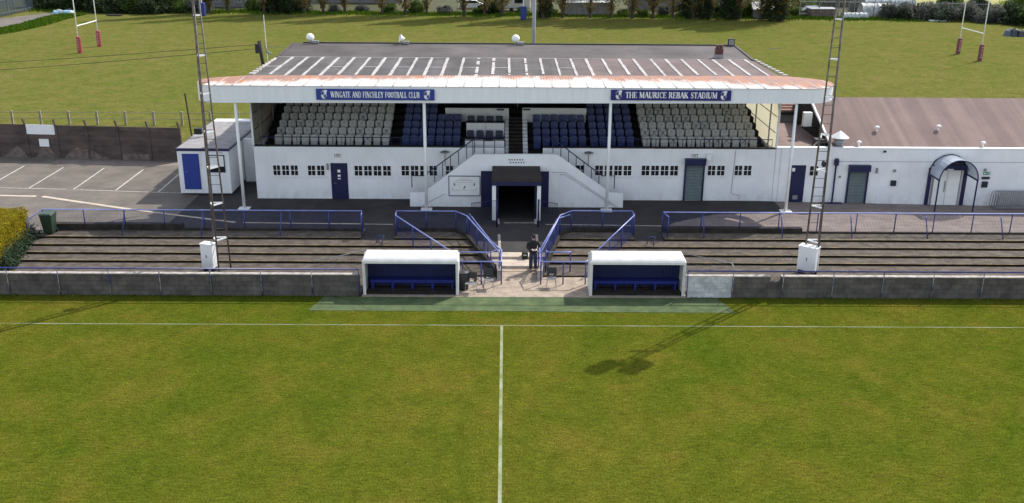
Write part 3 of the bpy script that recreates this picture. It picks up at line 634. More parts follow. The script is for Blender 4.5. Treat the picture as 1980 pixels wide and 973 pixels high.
# ------------------------------------------------------------------ dugouts
def dugout(x0, x1, side):
    root = thing('team_dugout', ((x0 + x1) / 2, 40.6, 0), 'white curved roof dugout with a blue bench, %s of the players path' % side, 'dugout')
    Y = 40.02
    outer = [(-.02, 1.5), (-.01, 1.6), (.05, 1.67), (.14, 1.73), (.28, 1.79), (.48, 1.825), (.75, 1.83), (.98, 1.79), (1.13, 1.68), (1.2, 1.5), (1.22, .03)]
    inner = [(1.19, .03), (1.17, 1.48), (1.1, 1.65), (.96, 1.75), (.74, 1.79), (.49, 1.785), (.3, 1.75), (.17, 1.69), (.08, 1.63), (.03, 1.57), (.01, 1.5)]
    b = MB(); n = 11; rr = .15
    offs = [0, .006, .02, .04, .07, .11, .15]; secs = [x0 + d for d in offs] + [x1 - d for d in reversed(offs)]; caps = [1.845 - rr * (1 - math.sqrt(max(0, 1 - ((rr - d) / rr) ** 2))) for d in offs]; caps = caps + caps[::-1]
    rev = list(reversed(inner))
    for xx, cap_ in zip(secs, caps):
        for y, z in outer + rev[::-1]: b.v.append((xx, Y + y, min(z, cap_ - (0 if (y, z) in outer else .03))))
    N = 2 * n
    for k in range(len(secs) - 1):
        for j in range(N): a = k * N + j; c = k * N + (j + 1) % N; b.f.append((c, a, a + N, c + N))
    b.f.append(tuple(range(N))); b.f.append(tuple(reversed(range((len(secs) - 1) * N, len(secs) * N))))
    b.build('curved_roof', 'dug_white', root)
    side_prof = [(.0, .02), (-.02, 1.0), (-.02, 1.48)] + [(y, min(z, 1.64)) for y, z in outer[1:-1]] + [(1.22, .02)]
    for xa, xb in ((x0 - .05, x0 + .012), (x1 - .012, x1 + .05)):
        b = MB(); b.prism_x([(Y + y, z) for y, z in side_prof], xa, xb); b.build('side_panel', 'dug_white', root)
    for s, xx in ((1, x0 + .015), (-1, x1 - .015)):
        b = MB(); b.slab([(xx, Y - .0), (xx + s * .05, Y + .02), (xx + s * .05, Y + .06), (xx, Y + .06)] if s > 0 else [(xx, Y), (xx, Y + .06), (xx + s * .05, Y + .06), (xx + s * .05, Y + .02)], .02, 1.52); b.build('front_post', 'dug_white', root)
    b = MB(); k = 60
    for i in range(k):
        xa, xb = x0 + .02 + (x1 - x0 - .04) * i / k, x0 + .02 + (x1 - x0 - .04) * (i + 1) / k; d = .012 if i % 2 else 0
        b.face([(xa, Y + 1.15 - d, .05), (xb, Y + 1.15 - .012 + d, .05), (xb, Y + 1.13 - .012 + d, 1.6), (xa, Y + 1.13 - d, 1.6)])
    b.build('back_lining', 'dug_navy', root)
    b = MB(); b.box(x0 + .02, x1 - .02, Y + .06, Y + 1.12, .02, .045); b.build('floor_shade_sheet', 'concrete_dark', root)  # dark sheet added to paint the shade inside the dugout
    b = MB(); b.box(x0 + .16, x1 - .16, Y + .62, Y + .98, .44, .49); st = b.build('bench_seat', 'bench_blue', root, bevel=.008)
    b = MB(); b.box(x0 + .16, x1 - .16, Y + .635, Y + .665, .36, .437); b.build('bench_apron', 'bench_blue', root)
    for i in range(5):
        xx = x0 + .22 + (x1 - x0 - .52) * i / 4
        b = MB(); b.box(xx, xx + .09, Y + .68, Y + .94, .03, .437); b.build('bench_leg', 'bench_blue', root)
dugout(-6.15, -2.07, 'left'); dugout(3.78, 7.86, 'right')

# ================================================================== THE GRANDSTAND
YW = 53.41
gs = thing('grandstand', (.5, YW, .5), 'long white football grandstand with a flat grey roof, white fascia and central stairs', 'grandstand')
XL, XR = -14.0, 15.12
b = MB()
b.box(XL, -.72, YW, YW + .2, .2, 3.5); b.box(-.72, -.02, YW, YW + .2, 2.5, 3.5); b.box(-.02, 1.81, YW, YW + .2, 2.5, 2.72); b.box(1.81, 2.1, YW, YW + .2, .2, 2.72); b.box(2.1, XR, YW, YW + .2, .2, 3.5)
b.build('front_wall', 'white', gs)
b = MB(); b.box(XL + .02, -2.3, YW - .02, YW + .22, 3.505, 3.57); b.box(2.1, XR - .02, YW - .02, YW + .22, 3.505, 3.57); b.build('wall_capping', 'black', gs)
b = MB(); b.box(XL - .02, XL + .16, YW + .2, 66, .2, 3.45); b.build('left_wall', 'white', gs)
b = MB(); b.box(XR - .16, XR, YW + .2, 66, .2, 3.45); b.build('right_wall', 'white', gs)
def cladding(x, s, name, mt='grp'):
    b = MB(); y = YW + .03; k = 0
    while y < 65.9:
        d = .03 if k % 2 else 0
        b.face([(x + d * s, y, 3.45), (x + (.03 - d) * s, y + .11, 3.45), (x + (.03 - d) * s, y + .11, 7.2), (x + d * s, y, 7.2)]); y += .11; k += 1
    b.build(name, mt, gs)
    b = MB()
    for z in (4.4, 5.3, 6.2): b.box(min(x + s * .06, x + s * .1), max(x + s * .06, x + s * .1), YW + .1, 65.9, z, z + .03)
    for yy in (54.6, 57.8, 61, 64): b.box(min(x + s * .105, x + s * .18), max(x + s * .105, x + s * .18), yy, yy + .04, 3.5, 7.2)
    b.build('cladding_rail', 'galv', gs)
cladding(XL + .02, 1, 'side_cladding', 'shaded_cladding'); cladding(XR - .02, -1, 'side_cladding')
for x in (XL - .04, XR - .06):
    b = MB(); b.box(x, x + .1, YW - .06, YW + .025, 3.58, 7.15); b.build('corner_post', 'white', gs)
b = MB(); b.box(XL, XR, 65.95, 66.1, .2, 7.3); b.build('rear_wall', 'wood', gs)
# stepped seating deck
b = MB()
for k in range(7):
    y0 = 54.6 + .7 * k; b.box(XL + .2, XR - .2, y0 if k else YW + .2, y0 + .7 if k < 6 else 60.2, 2.4, 3.0 + .27 * k)
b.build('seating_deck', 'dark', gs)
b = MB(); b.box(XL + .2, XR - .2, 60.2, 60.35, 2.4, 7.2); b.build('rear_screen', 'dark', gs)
# centre aisle steps with pale side marks
b = MB()
for k in range(12): b.box(.2, 1.0, 53.72 + .35 * k, 60.1, 2.75 + .135 * k - .2, 2.9 + .135 * k)
b.build('aisle_steps', 'concrete_dark', gs)
b = MB()
for k in range(12):
    for x0, x1 in ((-.02, .19), (1.01, 1.28)): b.box(x0, x1, 53.72 + .35 * k, 53.72 + .35 * k + .13, 2.9 + .135 * k - .3, 2.9 + .135 * k + .02)
b.build('step_marks', 'white', gs)
# canopy: grey felt roof, corrugated rusty front sheet with rounded ends, fascia
YF = 51.15; ZT = 7.22
b = MB(); b.add([(-13.9, 54.0, 7.27), (15.45, 54.9, 7.27), (15.15, 61.1, 7.37), (-13.95, 60.9, 7.37), (-13.9, 54.0, 7.13), (15.45, 54.9, 7.13), (15.15, 61.1, 7.2), (-13.95, 60.9, 7.2)],
              [(0, 1, 2, 3), (7, 6, 5, 4), (0, 4, 5, 1), (3, 7, 4, 0), (1, 5, 6, 2)])
roof = b.build('roof', 'felt', gs)
b = MB(); b.add([(-13.95, 60.9, 7.375), (15.15, 61.1, 7.375), (15.25, 66.3, 7.52), (-14.05, 66.2, 7.52), (-13.95, 60.9, 7.2), (15.15, 61.1, 7.2), (15.25, 66.3, 7.3), (-14.05, 66.2, 7.3)],
              [(0, 1, 2, 3), (7, 6, 5, 4), (3, 7, 4, 0), (1, 5, 6, 2), (2, 6, 7, 3)])
b.build('rear_roof', 'felt2', gs)
b = MB(); b.box(-13.5, 15.2, 66.22, 66.32, 7.5, 7.6); b.build('roof_upstand', 'black', roof)
b = MB(); b.bar((-14.0, 60.5, 7.40), (-14.1, 66.2, 7.55), .14, .06); b.bar((15.2, 60.5, 7.40), (15.3, 66.3, 7.55), .14, .06); b.build('roof_verge', 'felt2', roof)
# white sealing strips over the sheet joints and cross flashings, some worn away
random.seed(11)
stx = [at(400 + zx / 3.892, 143, z=7.28).x for zx in (350, 480, 605, 735, 865, 995, 1125, 1255, 1385, 1515, 1640, 1770)]
stx += [at(850 + zx / 4.865, 143, z=7.28).x for zx in (190, 345, 500, 655, 820, 975, 1130, 1285, 1440, 1610)]
stx += [at(1200 + zx / 3.892, 143, z=7.28).x for zx in (60, 180, 320, 440, 570, 705, 825, 955, 1085)]
stx = [x - (1.9 if False else 0) for x in stx]
for i, x in enumerate(stx):
    n = 16; wd = .095 if i % 3 else .08
    if x > 1 and x < 4: wd *= .8
    b = MB(); pl = [((54.3 if x < 0 else 54.9) + (60.85 - (54.3 if x < 0 else 54.9)) * j / n) for j in range(n + 1)]
    pts = [(x * (1 - .004 * j / n) - .0 + random.uniform(-.012, .012), y, 7.29 + (y - 54) / 7 * .1 - .005, wd * (.92 + .16 * math.sin(j * .9 + i * 2.3) * .6)) for j, y in enumerate(pl)]
    lo = random.randint(0, 1)
    for j in range(lo, n):
        if 13 <= i <= 16 and random.random() < .22: continue
        p, q = pts[j], pts[j + 1]
        b.hexa([(p[0] - p[3], p[1], p[2] - .03), (p[0] + p[3], p[1], p[2] - .03), (q[0] + q[3], q[1], q[2] - .03), (q[0] - q[3], q[1], q[2] - .03),
                (p[0] - p[3], p[1], p[2] + .012), (p[0] + p[3], p[1], p[2] + .012), (q[0] + q[3], q[1], q[2] + .012), (q[0] - q[3], q[1], q[2] + .012)])
    b.build('sealing_strip', 'tape', roof)
for i in (0, 4, 6, 8, 10, 12, 14, 18):
    if i + 1 < len(stx):
        b = MB(); b.box(stx[i] + .1, stx[i + 1] - .1, 57.3, 57.42, 7.3, 7.345); b.build('cross_flashing', 'tape', roof)
b = MB()
for i in range(len(stx) - 1):
    if i in (11, 16, 21, 22) : continue
    b = MB(); b.box(stx[i] - .05, stx[i + 1] - .06, 60.8, 60.9, 7.34, 7.39); b.build('ridge_flashing', 'tape', roof)
b = MB()
for i in range(9):
    yy = 54.6 + i * .72; xx = 15.62 - i * .035
    for q in ((xx, xx + .24), (-14.25 + i * .01, -13.98 + i * .01)):
        b = MB(); b.box(q[0], q[1], yy + (.5 if q[0] > 0 else 0), yy + (.85 if q[0] > 0 else .34), 7.27, 7.36); b.build('verge_bracket', 'tape', roof)
# corrugated front sheet
def rear_y(x):
    if x < -14: f = (x + 16.45) / 2.45; return 52.7 + 1.55 * max(0, min(1, f)) ** .5
    if x > 15.6: f = (17.7 - x) / 2.1; return 53.1 + 1.95 * max(0, min(1, f)) ** .5
    return 54.25 + (x + 14) / 29.6 * .85
def front_y(x):
    if x < -15.3: f = (x + 16.45) / 1.15; return 52.7 - 1.5 * max(0, 1 - (1 - max(0, min(1, f))) ** 2.2) ** .5
    if x > 15.8: f = (17.7 - x) / 1.9; return 53.1 - 1.9 * max(0, 1 - (1 - max(0, min(1, f))) ** 2.2) ** .5
    return 51.2
b = MB(); n = 1000; rows = 4; vs = []
for i in range(n + 1):
    x = -16.44 + (17.69 + 16.44) * i / n; a, c = front_y(x), rear_y(x)
    dz = .007 * math.sin(2 * math.pi * x / .15)
    for j in range(rows + 1):
        f = j / rows; y = a + (max(c, a + .01) - a) * f; vs.append((x, y - (.05 + .02 * math.sin(2 * math.pi * x / .15)) * (j == 0), ZT + .055 + (y - 51.2) * .012 + dz))
b.add(vs, [(i * (rows + 1) + j, (i + 1) * (rows + 1) + j, (i + 1) * (rows + 1) + j + 1, i * (rows + 1) + j + 1) for i in range(n) for j in range(rows)])
b.build('canopy_sheet', 'rust', gs)
for i in range(36):
    x = -15.2 + i * .93
    b = MB(); a, c = front_y(x), rear_y(x); a = min(a, c - .1)
    b.box(x - .035, x + .035, a, c, ZT + .06, ZT + .082); b.build('sheet_lap', 'tape', gs)
# fascia follows the rounded plan
def outline(z0, z1, off=0):
    xs_ = [-16.45, -16.42, -16.35, -16.2, -16.0, -15.75, -15.5, -15.2] + [-14 + i for i in range(30)] + [15.9, 16.25, 16.6, 16.9, 17.2, 17.4, 17.55, 17.65, 17.69]
    return [(x, front_y(x)) for x in xs_]
b = MB(); pl = outline(0, 0); pl = [(-15.4, 53.95)] + [(-16.2, 53.4)] + pl + [(17.3, 54.3), (16.6, 54.9)]
for (xa, ya), (xb_, yb) in zip(pl[:-1], pl[1:]):
    zb = lambda x: 6.36 + (x + 15) * .0042
    n_ = Vector((yb - ya, -(xb_ - xa), 0)).normalized() * -.05
    b.add([(xa, ya, zb(xa)), (xb_, yb, zb(xb_)), (xb_, yb, ZT + .03), (xa, ya, ZT + .03), (xa + n_.x, ya + n_.y, zb(xa)), (xb_ + n_.x, yb + n_.y, zb(xb_)), (xb_ + n_.x, yb + n_.y, ZT + .03), (xa + n_.x, ya + n_.y, ZT + .03)],
          [(0, 1, 2, 3), (7, 6, 5, 4), (0, 4, 5, 1), (3, 2, 6, 7)])
b.build('fascia', 'fascia', gs)
# soffit and beams under the canopy
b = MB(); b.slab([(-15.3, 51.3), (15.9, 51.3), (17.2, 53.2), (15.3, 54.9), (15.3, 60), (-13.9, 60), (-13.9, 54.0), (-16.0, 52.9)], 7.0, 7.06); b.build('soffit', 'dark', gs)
b = MB()
for x in (-14.23, -9.3, -4.29, .6, 5.55, 10.5, 15.38): b.box(x - .08, x + .08, 51.32, 60, 6.7, 6.995)
b.build('roof_beams', 'wood', gs)
for i, x in enumerate((-14.23, -4.29, 5.55, 15.38)):
    b = MB(); b.tube([(x, 51.33, .5), (x, 51.33, 6.7)], .085, 12); o = b.build('column', 'white_metal', gs, smooth=True)
    b = MB(); b.box(x - .3, x + .3, 51.08, 51.58, .47, .56); b.build('base_plate', 'white_metal', o)
b = MB(); b.tube([(.72, 57.4, 5.0), (.72, 57.4, 7.0)], .02, 6); b.build('light_drop', 'galv', gs)
b = MB(); b.box(13.0, 13.5, 61.25, 61.7, 7.3, 7.62); ch = b.build('chimney', 'grey_wall', roof)
b = MB(); b.box(13.02, 13.48, 61.28, 61.66, 7.62, 7.98); b.tube([(13.14, 61.47, 7.95), (13.14, 61.47, 8.2)], .11, 10); b.tube([(13.37, 61.47, 7.95), (13.37, 61.47, 8.2)], .11, 10); b.build('chimney_stack', 'brick_red', roof)
# upper back panels and press desks
for x0, x1, y0, z0, z1, nm in ((-3.57, .2, 57.62, 3.9, 4.9, 'upper_panel'), (1.0, 4.8, 57.62, 3.9, 4.93, 'upper_panel'), (-2.26, -.06, 56.0, 3.2, 4.36, 'press_desk'), (-2.28, -.06, 54.55, 2.9, 3.72, 'press_desk')):
    b = MB(); b.box(x0, x1, y0, y0 + .06, z0, z1); o = b.build(nm, 'white', gs)
    if nm == 'press_desk':
        b = MB(); b.box(x0 - .03, x1 + .03, y0 - .05, y0 + .3, z1, z1 + .04); b.build('desk_top', 'black', o)
        b = MB(); b.box((x0 + x1) / 2 - .01, (x0 + x1) / 2 + .01, y0 - .005, y0, z0, z1 - .01); b.build('desk_joint', 'grey_wall', o)
for x, z in ((-.3, 4.82), (1.25, 4.84)):
    b = MB(); b.box(x - .22, x + .22, 57.59, 57.615, z - .05, z + .05); b.build('panel_label', 'black', gs)
b = MB(); b.box(-1.2, -.72, 54.52, 54.545, 3.62, 3.71); b.build('desk_label', 'navy', gs)
# windows
def window(par, x0, z0, z1, wd=.40, y=YW):
    b = MB(); fr = .028
    b.box(x0, x0 + fr, y - .03, y - .002, z0, z1); b.box(x0 + wd - fr, x0 + wd, y - .03, y - .002, z0, z1)
    b.box(x0 + fr, x0 + wd - fr, y - .03, y - .002, z0, z0 + fr); b.box(x0 + fr, x0 + wd - fr, y - .03, y - .002, z1 - fr, z1)
    b.box(x0 + wd / 2 - .014, x0 + wd / 2 + .014, y - .028, y - .002, z0 + fr, z1 - fr); b.box(x0 + fr, x0 + wd / 2 - .014, y - .028, y - .002, (z0 + z1) / 2 - .012, (z0 + z1) / 2 + .012); b.box(x0 + wd / 2 + .014, x0 + wd - fr, y - .028, y - .002, (z0 + z1) / 2 - .012, (z0 + z1) / 2 + .012)
    o = b.build('window', 'white_metal', par)
    b = MB(); b.box(x0 + fr, x0 + wd - fr, y - .012, y - .001, z0 + fr, z1 - fr); b.build('pane', 'glass', o)
for xa, xb_, n, dz in ((-13.03, -11.55, 3, 0), (-11.09, -10.07, 2, 0), (-8.48, -6.35, 4, 0), (-5.85, -3.76, 4, .02), (-3.36, -2.86, 1, .02), (3.95, 4.5, 1, .09), (5.02, 7.15, 4, .09), (7.63, 9.77, 4, .1), (11.35, 12.39, 2, .12), (12.86, 13.9, 2, .13)):
    for i in range(n):
        p = (xb_ - xa) / n; window(gs, xa + p * i + .01, 1.84 + dz, 2.46 + dz, p - .05)
    b = MB(); b.box(xa - .03, xb_ + .02, YW - .06, YW - .002, 1.77 + dz, 1.832 + dz); b.build('window_sill', 'white', gs)
# doors
b = MB(); b.box(-9.78, -8.84, YW - .025, YW - .002, .5, 2.58); fr = b.build('door_frame', 'navy', gs)
b = MB(); b.box(-9.72, -8.90, YW - .05, YW - .026, .52, 2.52); dr = b.build('door', 'navy', gs)
b = MB(); b.tube([(-9.6, YW - .05, 1.45), (-9.6, YW - .11, 1.45), (-9.48, YW - .11, 1.45)], .015, 6); b.build('door_handle', 'galv', dr)
for z, h in ((2.05, .16), (1.8, .12), (1.66, .06)):
    b = MB(); b.box(-9.4, -9.24, YW - .058, YW - .051, z, z + h); b.build('notice', 'white_metal', dr)
def shutter(par, x0, x1, z0, z1, box_h=.36):
    b = MB(); b.box(x0 - .02, x1 + .02, YW - .3, YW - .003, z1 - box_h, z1); b.build('shutter_box', 'navy', par, bevel=.02)
    b = MB(); b.box(x0, x0 + .09, YW - .1, YW - .003, z0, z1 - box_h - .002); b.box(x1 - .09, x1, YW - .1, YW - .003, z0, z1 - box_h - .002); b.build('shutter_guides', 'navy', par)
    b = MB(); z = z0 + .03; k = 0
    while z < z1 - box_h:
        b.add([(x0 + .09, YW - .03, z), (x1 - .09, YW - .03, z), (x1 - .09, YW - .058, z + .045), (x0 + .09, YW - .058, z + .045), (x1 - .09, YW - .03, z + .085), (x0 + .09, YW - .03, z + .085)], [(0, 1, 2, 3), (3, 2, 4, 5)]); z += .086
    b.build('shutter_curtain', 'shutter', par)
shutter(gs, 10.07, 11.2, .5, 2.98)
# central stair block
YS = 51.95
b = MB()
front = [(-5.25, .4), (-1.33, .4), (-1.33, 2.55), (2.4, 2.55), (2.4, .4), (6.53, .4), (6.5, 1.32), (5.79, 1.36), (2.81, 3.5), (-1.66, 3.48), (-4.46, 1.32), (-5.23, 1.31)]
n = len(front)
b.add([(x, YS, z) for x, z in front] + [(x, YS + .15, z) for x, z in front], [(i, (i + 1) % n, (i + 1) % n + n, i + n) for i in range(n)])
# front and rear skins as convex pieces
def skin(y, rev):
    for q in ([(-5.25, .4), (-1.33, .4), (-1.33, 1.32), (-4.46, 1.32), (-5.23, 1.31)], [(-4.46, 1.32), (-1.33, 1.32), (-1.33, 2.55), (-1.33, 3.481), (-1.66, 3.48)], [(-1.33, 2.55), (2.4, 2.55), (2.4, 3.498), (-1.33, 3.481)],
              [(2.4, .4), (6.53, .4), (6.5, 1.32), (5.79, 1.36), (2.4, 1.36)], [(2.4, 1.36), (5.79, 1.36), (2.81, 3.5), (2.4, 3.498), (2.4, 2.55)]):
        p = [(x, y, z) for x, z in q]; b.face(p if not rev else p[::-1])
skin(YS, False); skin(YS + .15, True)
b.build('stair_parapet', 'white', gs)
b = MB(); b.tube([(3.0, YS - .012, 2.38), (3.3, YS - .012, 2.36), (6.1, YS - .012, .52)], .012, 4); b.tube([(2.55, YS - .012, 2.5), (3.28, YS - .012, 2.5), (6.25, YS - .012, .52)], .012, 4); b.tube([(-3.3, YS - .012, 1.25), (-4.6, YS - .012, .55)], .012, 4); b.build('drain_pipe', 'grey_wall', gs)
b = MB()
for k in range(14):
    f = k / 14
    b.box(-4.5 + 2.9 * f, -4.5 + 2.9 * f + .25, YS + .15, YW, .45, .65 + (2.72 - .65) * (k + 1) / 14); b.box(5.8 - 2.95 * f - .25, 5.8 - 2.95 * f, YS + .15, YW, .45, .65 + (2.72 - .65) * (k + 1) / 14)
b.box(-1.5, 2.7, YS + .15, YW, 2.5, 2.74)
b.build('stair_flight', 'concrete_dark', gs)
for rail in ([(-5.2, 1.35), (-5.2, 2.02), (-4.55, 2.02), (-1.6, 4.2), (.0, 4.25)], [(6.1, 1.35), (6.1, 2.07), (5.4, 2.07), (2.55, 4.22), (2.1, 4.25)]):
    b = MB(); b.tube([(x, YS + .9, z) for x, z in rail], .03, 8)
    (x0, z0), (x1, z1) = rail[2], rail[3]
    for k in range(7):
        f = (k + .4) / 6.6; x = x0 + (x1 - x0) * f; z = z0 + (z1 - z0) * f; b.tube([(x, YS + .9, z - .8), (x, YS + .9, z)], .022, 6)
    b.build('stair_rail', 'navy', gs)
b = MB(); b.tube([(-2.3, YW - .1, 3.95), (.0, YW - .1, 3.95)], .028, 8); [b.tube([(x, YW - .1, 3.0), (x, YW - .1, 3.95)], .022, 6) for x in (-1.8, -1.2, -.6, -.02)]; b.build('landing_rail', 'navy', gs)
b = MB()
for r_ in range(2):
    for k in range(6): b.box(.19 + k * .145 + r_ * .07, .255 + k * .145 + r_ * .07, YS - .008, YS - .001, 3.15 - r_ * .15, 3.22 - r_ * .15)
b.build('air_grille', 'black', gs)
b = MB(); b.box(-1.32, -.66, YS + .05, YS + .1, .5, 2.52); b.build('side_door', 'navy', gs)
b = MB(); b.box(1.75, 2.39, YS + .05, YS + .1, .5, 2.52); b.build('side_door', 'navy', gs)
b = MB(); b.box(-.66, 1.75, 56.5, 56.6, .4, 2.5); b.box(-.72, -.66, YS + .1, 56.5, .4, 2.5); b.box(1.75, 1.81, YS + .1, 56.5, .4, 2.5); b.build('tunnel_lining', 'black', gs)
# front seat rail along the wall top
for x0, x1 in ((-13.6, -2.35), (2.15, 14.9)):
    b = MB(); b.tube([(x0, YW + .12, 3.57), (x0, YW + .12, 4.02), (x1, YW + .12, 4.02), (x1, YW + .12, 3.57)], .025, 6); x = x0
    random.seed(int(x0 * 10))
    while x < x1: b.tube([(x, YW + .12, 3.56), (x, YW + .12, 4.02)], .018, 5); x += random.choice((.5, .5, .25, .75))
    b.build('seat_front_rail', 'navy', gs) if (x0 < -10 or True) else None
# wall fittings
b = MB(); b.tube([(12.86, YW - .03, 3.45), (12.8, YW - .03, .95), (13.0, YW - .03, .86), (13.25, YW - .03, .86), (13.25, YW - .03, .75)], .012, 5); b.build('waste_pipe', 'grey_wall', gs)
b = MB(); b.box(11.25, 11.5, YW - .2, YW - .003, 2.9, 3.25); b.build('alarm_box', 'white_metal', gs)
for x in (-3.36, 4.64):
    b = MB(); b.tube([(x, YW - .12, 2.5), (x, YW - .12, 3.3)], .025, 6); b.tube([(x, YW - .12, 2.55), (x, YW, 2.55)], .02, 6); q = b.build('wall_lamp_arm', 'galv', gs)
    b = MB(); b.lathe((x, YW - .22, 3.28), [(.05, .1), (.26, .03), (.27, 0), (.22, -.02)], 16); b.build('lamp_shade', 'galv', q, smooth=True)
for x, z in ((-9.35, 3.02), (10.6, 3.12)):
    t = thing('exit_sign', (x, YW - .01, z - .1), 'small white EXIT sign above the %s' % ('navy door on the left' if x < 0 else 'grey roller shutter in the stand wall'), 'sign')
    b = MB(); b.box(x - .24, x + .24, YW - .02, YW - .003, z - .14, z + .12); b.build('sign_plate', 'white_metal', t)
    b = MB(); write(b, 'EXIT', x - .19, x + .19, z - .04, .13, YW - .02, .006); b.box(x - .2, x + .2, YW - .024, YW - .021, z - .1, z - .08); b.build('lettering', 'black', t)
b = MB(); b.box(-8.85 - 1.15, -8.73 - 1.15, YW - .08, YW - .003, 2.2, 2.55); b.build('meter_box', 'grey_wall', gs)
# name boards on the fascia
def crest(b, cx, z0, h, y):
    wd = h * .62
    sh = [(-.5, .78), (-.42, .55), (-.5, .4), (-.44, .2), (-.25, .06), (0, 0), (.25, .06), (.44, .2), (.5, .4), (.44, .6), (.62, .95), (.3, 1.0), (0, .98), (0, .9), (-.2, .94), (-.3, .84)]
    b.face([(cx + x * wd, y - .008, z0 + z * h) for x, z in sh])
def crest_marks(b, cx, z0, h, y):
    wd = h * .62
    for x0, x1, za, zb in ((-.42, -.04, .5, .82), (.06, .4, .12, .44)): b.box(cx + x0 * wd, cx + x1 * wd, y - .012, y - .0085, z0 + za * h, z0 + zb * h)
    b.box(cx - .02 * wd, cx + .03 * wd, y - .012, y - .0085, z0 + .03 * h, z0 + .95 * h); b.box(cx - .45 * wd, cx + .45 * wd, y - .013, y - .0122, z0 + .45 * h, z0 + .485 * h)
for x0, x1, txt, tx0, tx1, mt, lab in ((-9.9, -3.72, 'WINGATE AND FINCHLEY FOOTBALL CLUB', -9.15, -4.5, 'sign_blue', 'bright blue fascia board reading WINGATE AND FINCHLEY FOOTBALL CLUB'), (5.52, 11.83, 'THE MAURICE REBAK STADIUM', 6.28, 11.1, 'sign_blue2', 'dark blue fascia board reading THE MAURICE REBAK STADIUM')):
    dz = 0 if x0 < 0 else .07
    y = 51.14; z0, z1 = 6.56 + dz, 7.14 + dz * .6
    t = thing('name_board', ((x0 + x1) / 2, y - .03, z0), lab, 'sign')
    b = MB(); b.box(x0, x1, y - .045, y - .002, z0, z1); b.build('board', mt, t)
    b = MB(); write(b, txt, tx0, tx1, z0 + .13, .31, y - .045, .005); b.build('lettering', 'white_metal', t)
    for cx in (x0 + .4, x1 - .4):
        b = MB(); crest(b, cx, z0 + .05, .48, y - .045); k = b.build('crest', 'white_metal', t)
        b = MB(); crest_marks(b, cx, z0 + .05, .48, y - .045); b.build('crest_quarters', mt, k)
# stand plan board on the stair block
t = thing('plan_board', (-2.24, YS - .03, 1.15), 'white board with a drawn seating plan in a navy frame on the stairs', 'sign')
b = MB(); b.box(-3.06, -1.4, YS - .04, YS - .002, 1.17, 2.24); b.build('board', 'white_metal', t)
b = MB()
for a in ((-3.1, -1.36, 2.24, 2.28), (-3.1, -1.36, 1.13, 1.17), (-3.1, -3.06, 1.17, 2.24), (-1.4, -1.36, 1.17, 2.24)): b.box(a[0], a[1], YS - .05, YS - .002, a[2], a[3])
b.build('board_frame', 'navy', t)
b = MB(); yy = YS - .045
for x0, x1, z0, z1 in ((-2.55, -1.92, 2.09, 2.11), (-2.75, -1.75, 2.0, 2.02), (-2.9, -1.55, 1.9, 1.915), (-2.88, -1.58, 1.46, 1.475), (-2.88, -2.86, 1.46, 1.62), (-1.6, -1.58, 1.46, 1.62)): b.box(x0, x1, yy, yy + .004, z0, z1)
for k in range(9): b.box(-2.72 + k * .118, -2.71 + k * .118, yy, yy + .004, 1.68, 1.82)
b.build('plan_lines', 'grey_wall', t)
b = MB(); b.slab([(-2.82, yy - .001), (-2.76, yy - .001), (-2.76, yy + .003), (-2.82, yy + .003)], 1.72, 1.86); b.slab([(-1.72, yy - .001), (-1.66, yy - .001), (-1.66, yy + .003), (-1.72, yy + .003)], 1.72, 1.86)
b.box(-2.24, -2.17, yy - .001, yy + .003, 1.6, 1.7); b.box(-2.29, -2.23, yy - .001, yy + .003, 1.53, 1.6); b.build('plan_marks', 'navy', t)
# tunnel canopy
t = thing('tunnel_canopy', (.62, 50.6, .5), 'dark flat roofed porch over the players tunnel on two white posts', 'porch')
b = MB(); b.slab([(-.7, 49.45), (1.9, 49.45), (1.9, YS - .003), (-.7, YS - .003)], [2.62, 2.62, 2.66, 2.66], [2.8, 2.8, 2.84, 2.84]); b.build('porch_roof', 'felt_dark' if 'felt_dark' in MT else 'wood', t)
b = MB(); b.box(-.7, 1.9, 49.42, 49.47, 2.42, 2.615); b.box(-.68, -.62, 49.48, YS - .01, 2.4, 2.61); b.box(1.82, 1.88, 49.48, YS - .01, 2.4, 2.61); b.build('porch_fascia', 'navy', t)
for x in (-.68, 1.68):
    b = MB(); b.box(x, x + .2, 49.48, 49.66, .5, 2.41); b.build('post', 'white', t)
for x in (-.42, 1.56):
    b = MB(); b.box(x, x + .07, 49.7, 49.8, .5, 2.4); b.build('inner_post', 'navy', t)
for x0, x1 in ((-.68, -.62), (1.82, 1.88)):
    b = MB(); b.box(x0, x1, 49.68, YS - .01, .5, 2.39); b.build('side_screen', 'navy', t)

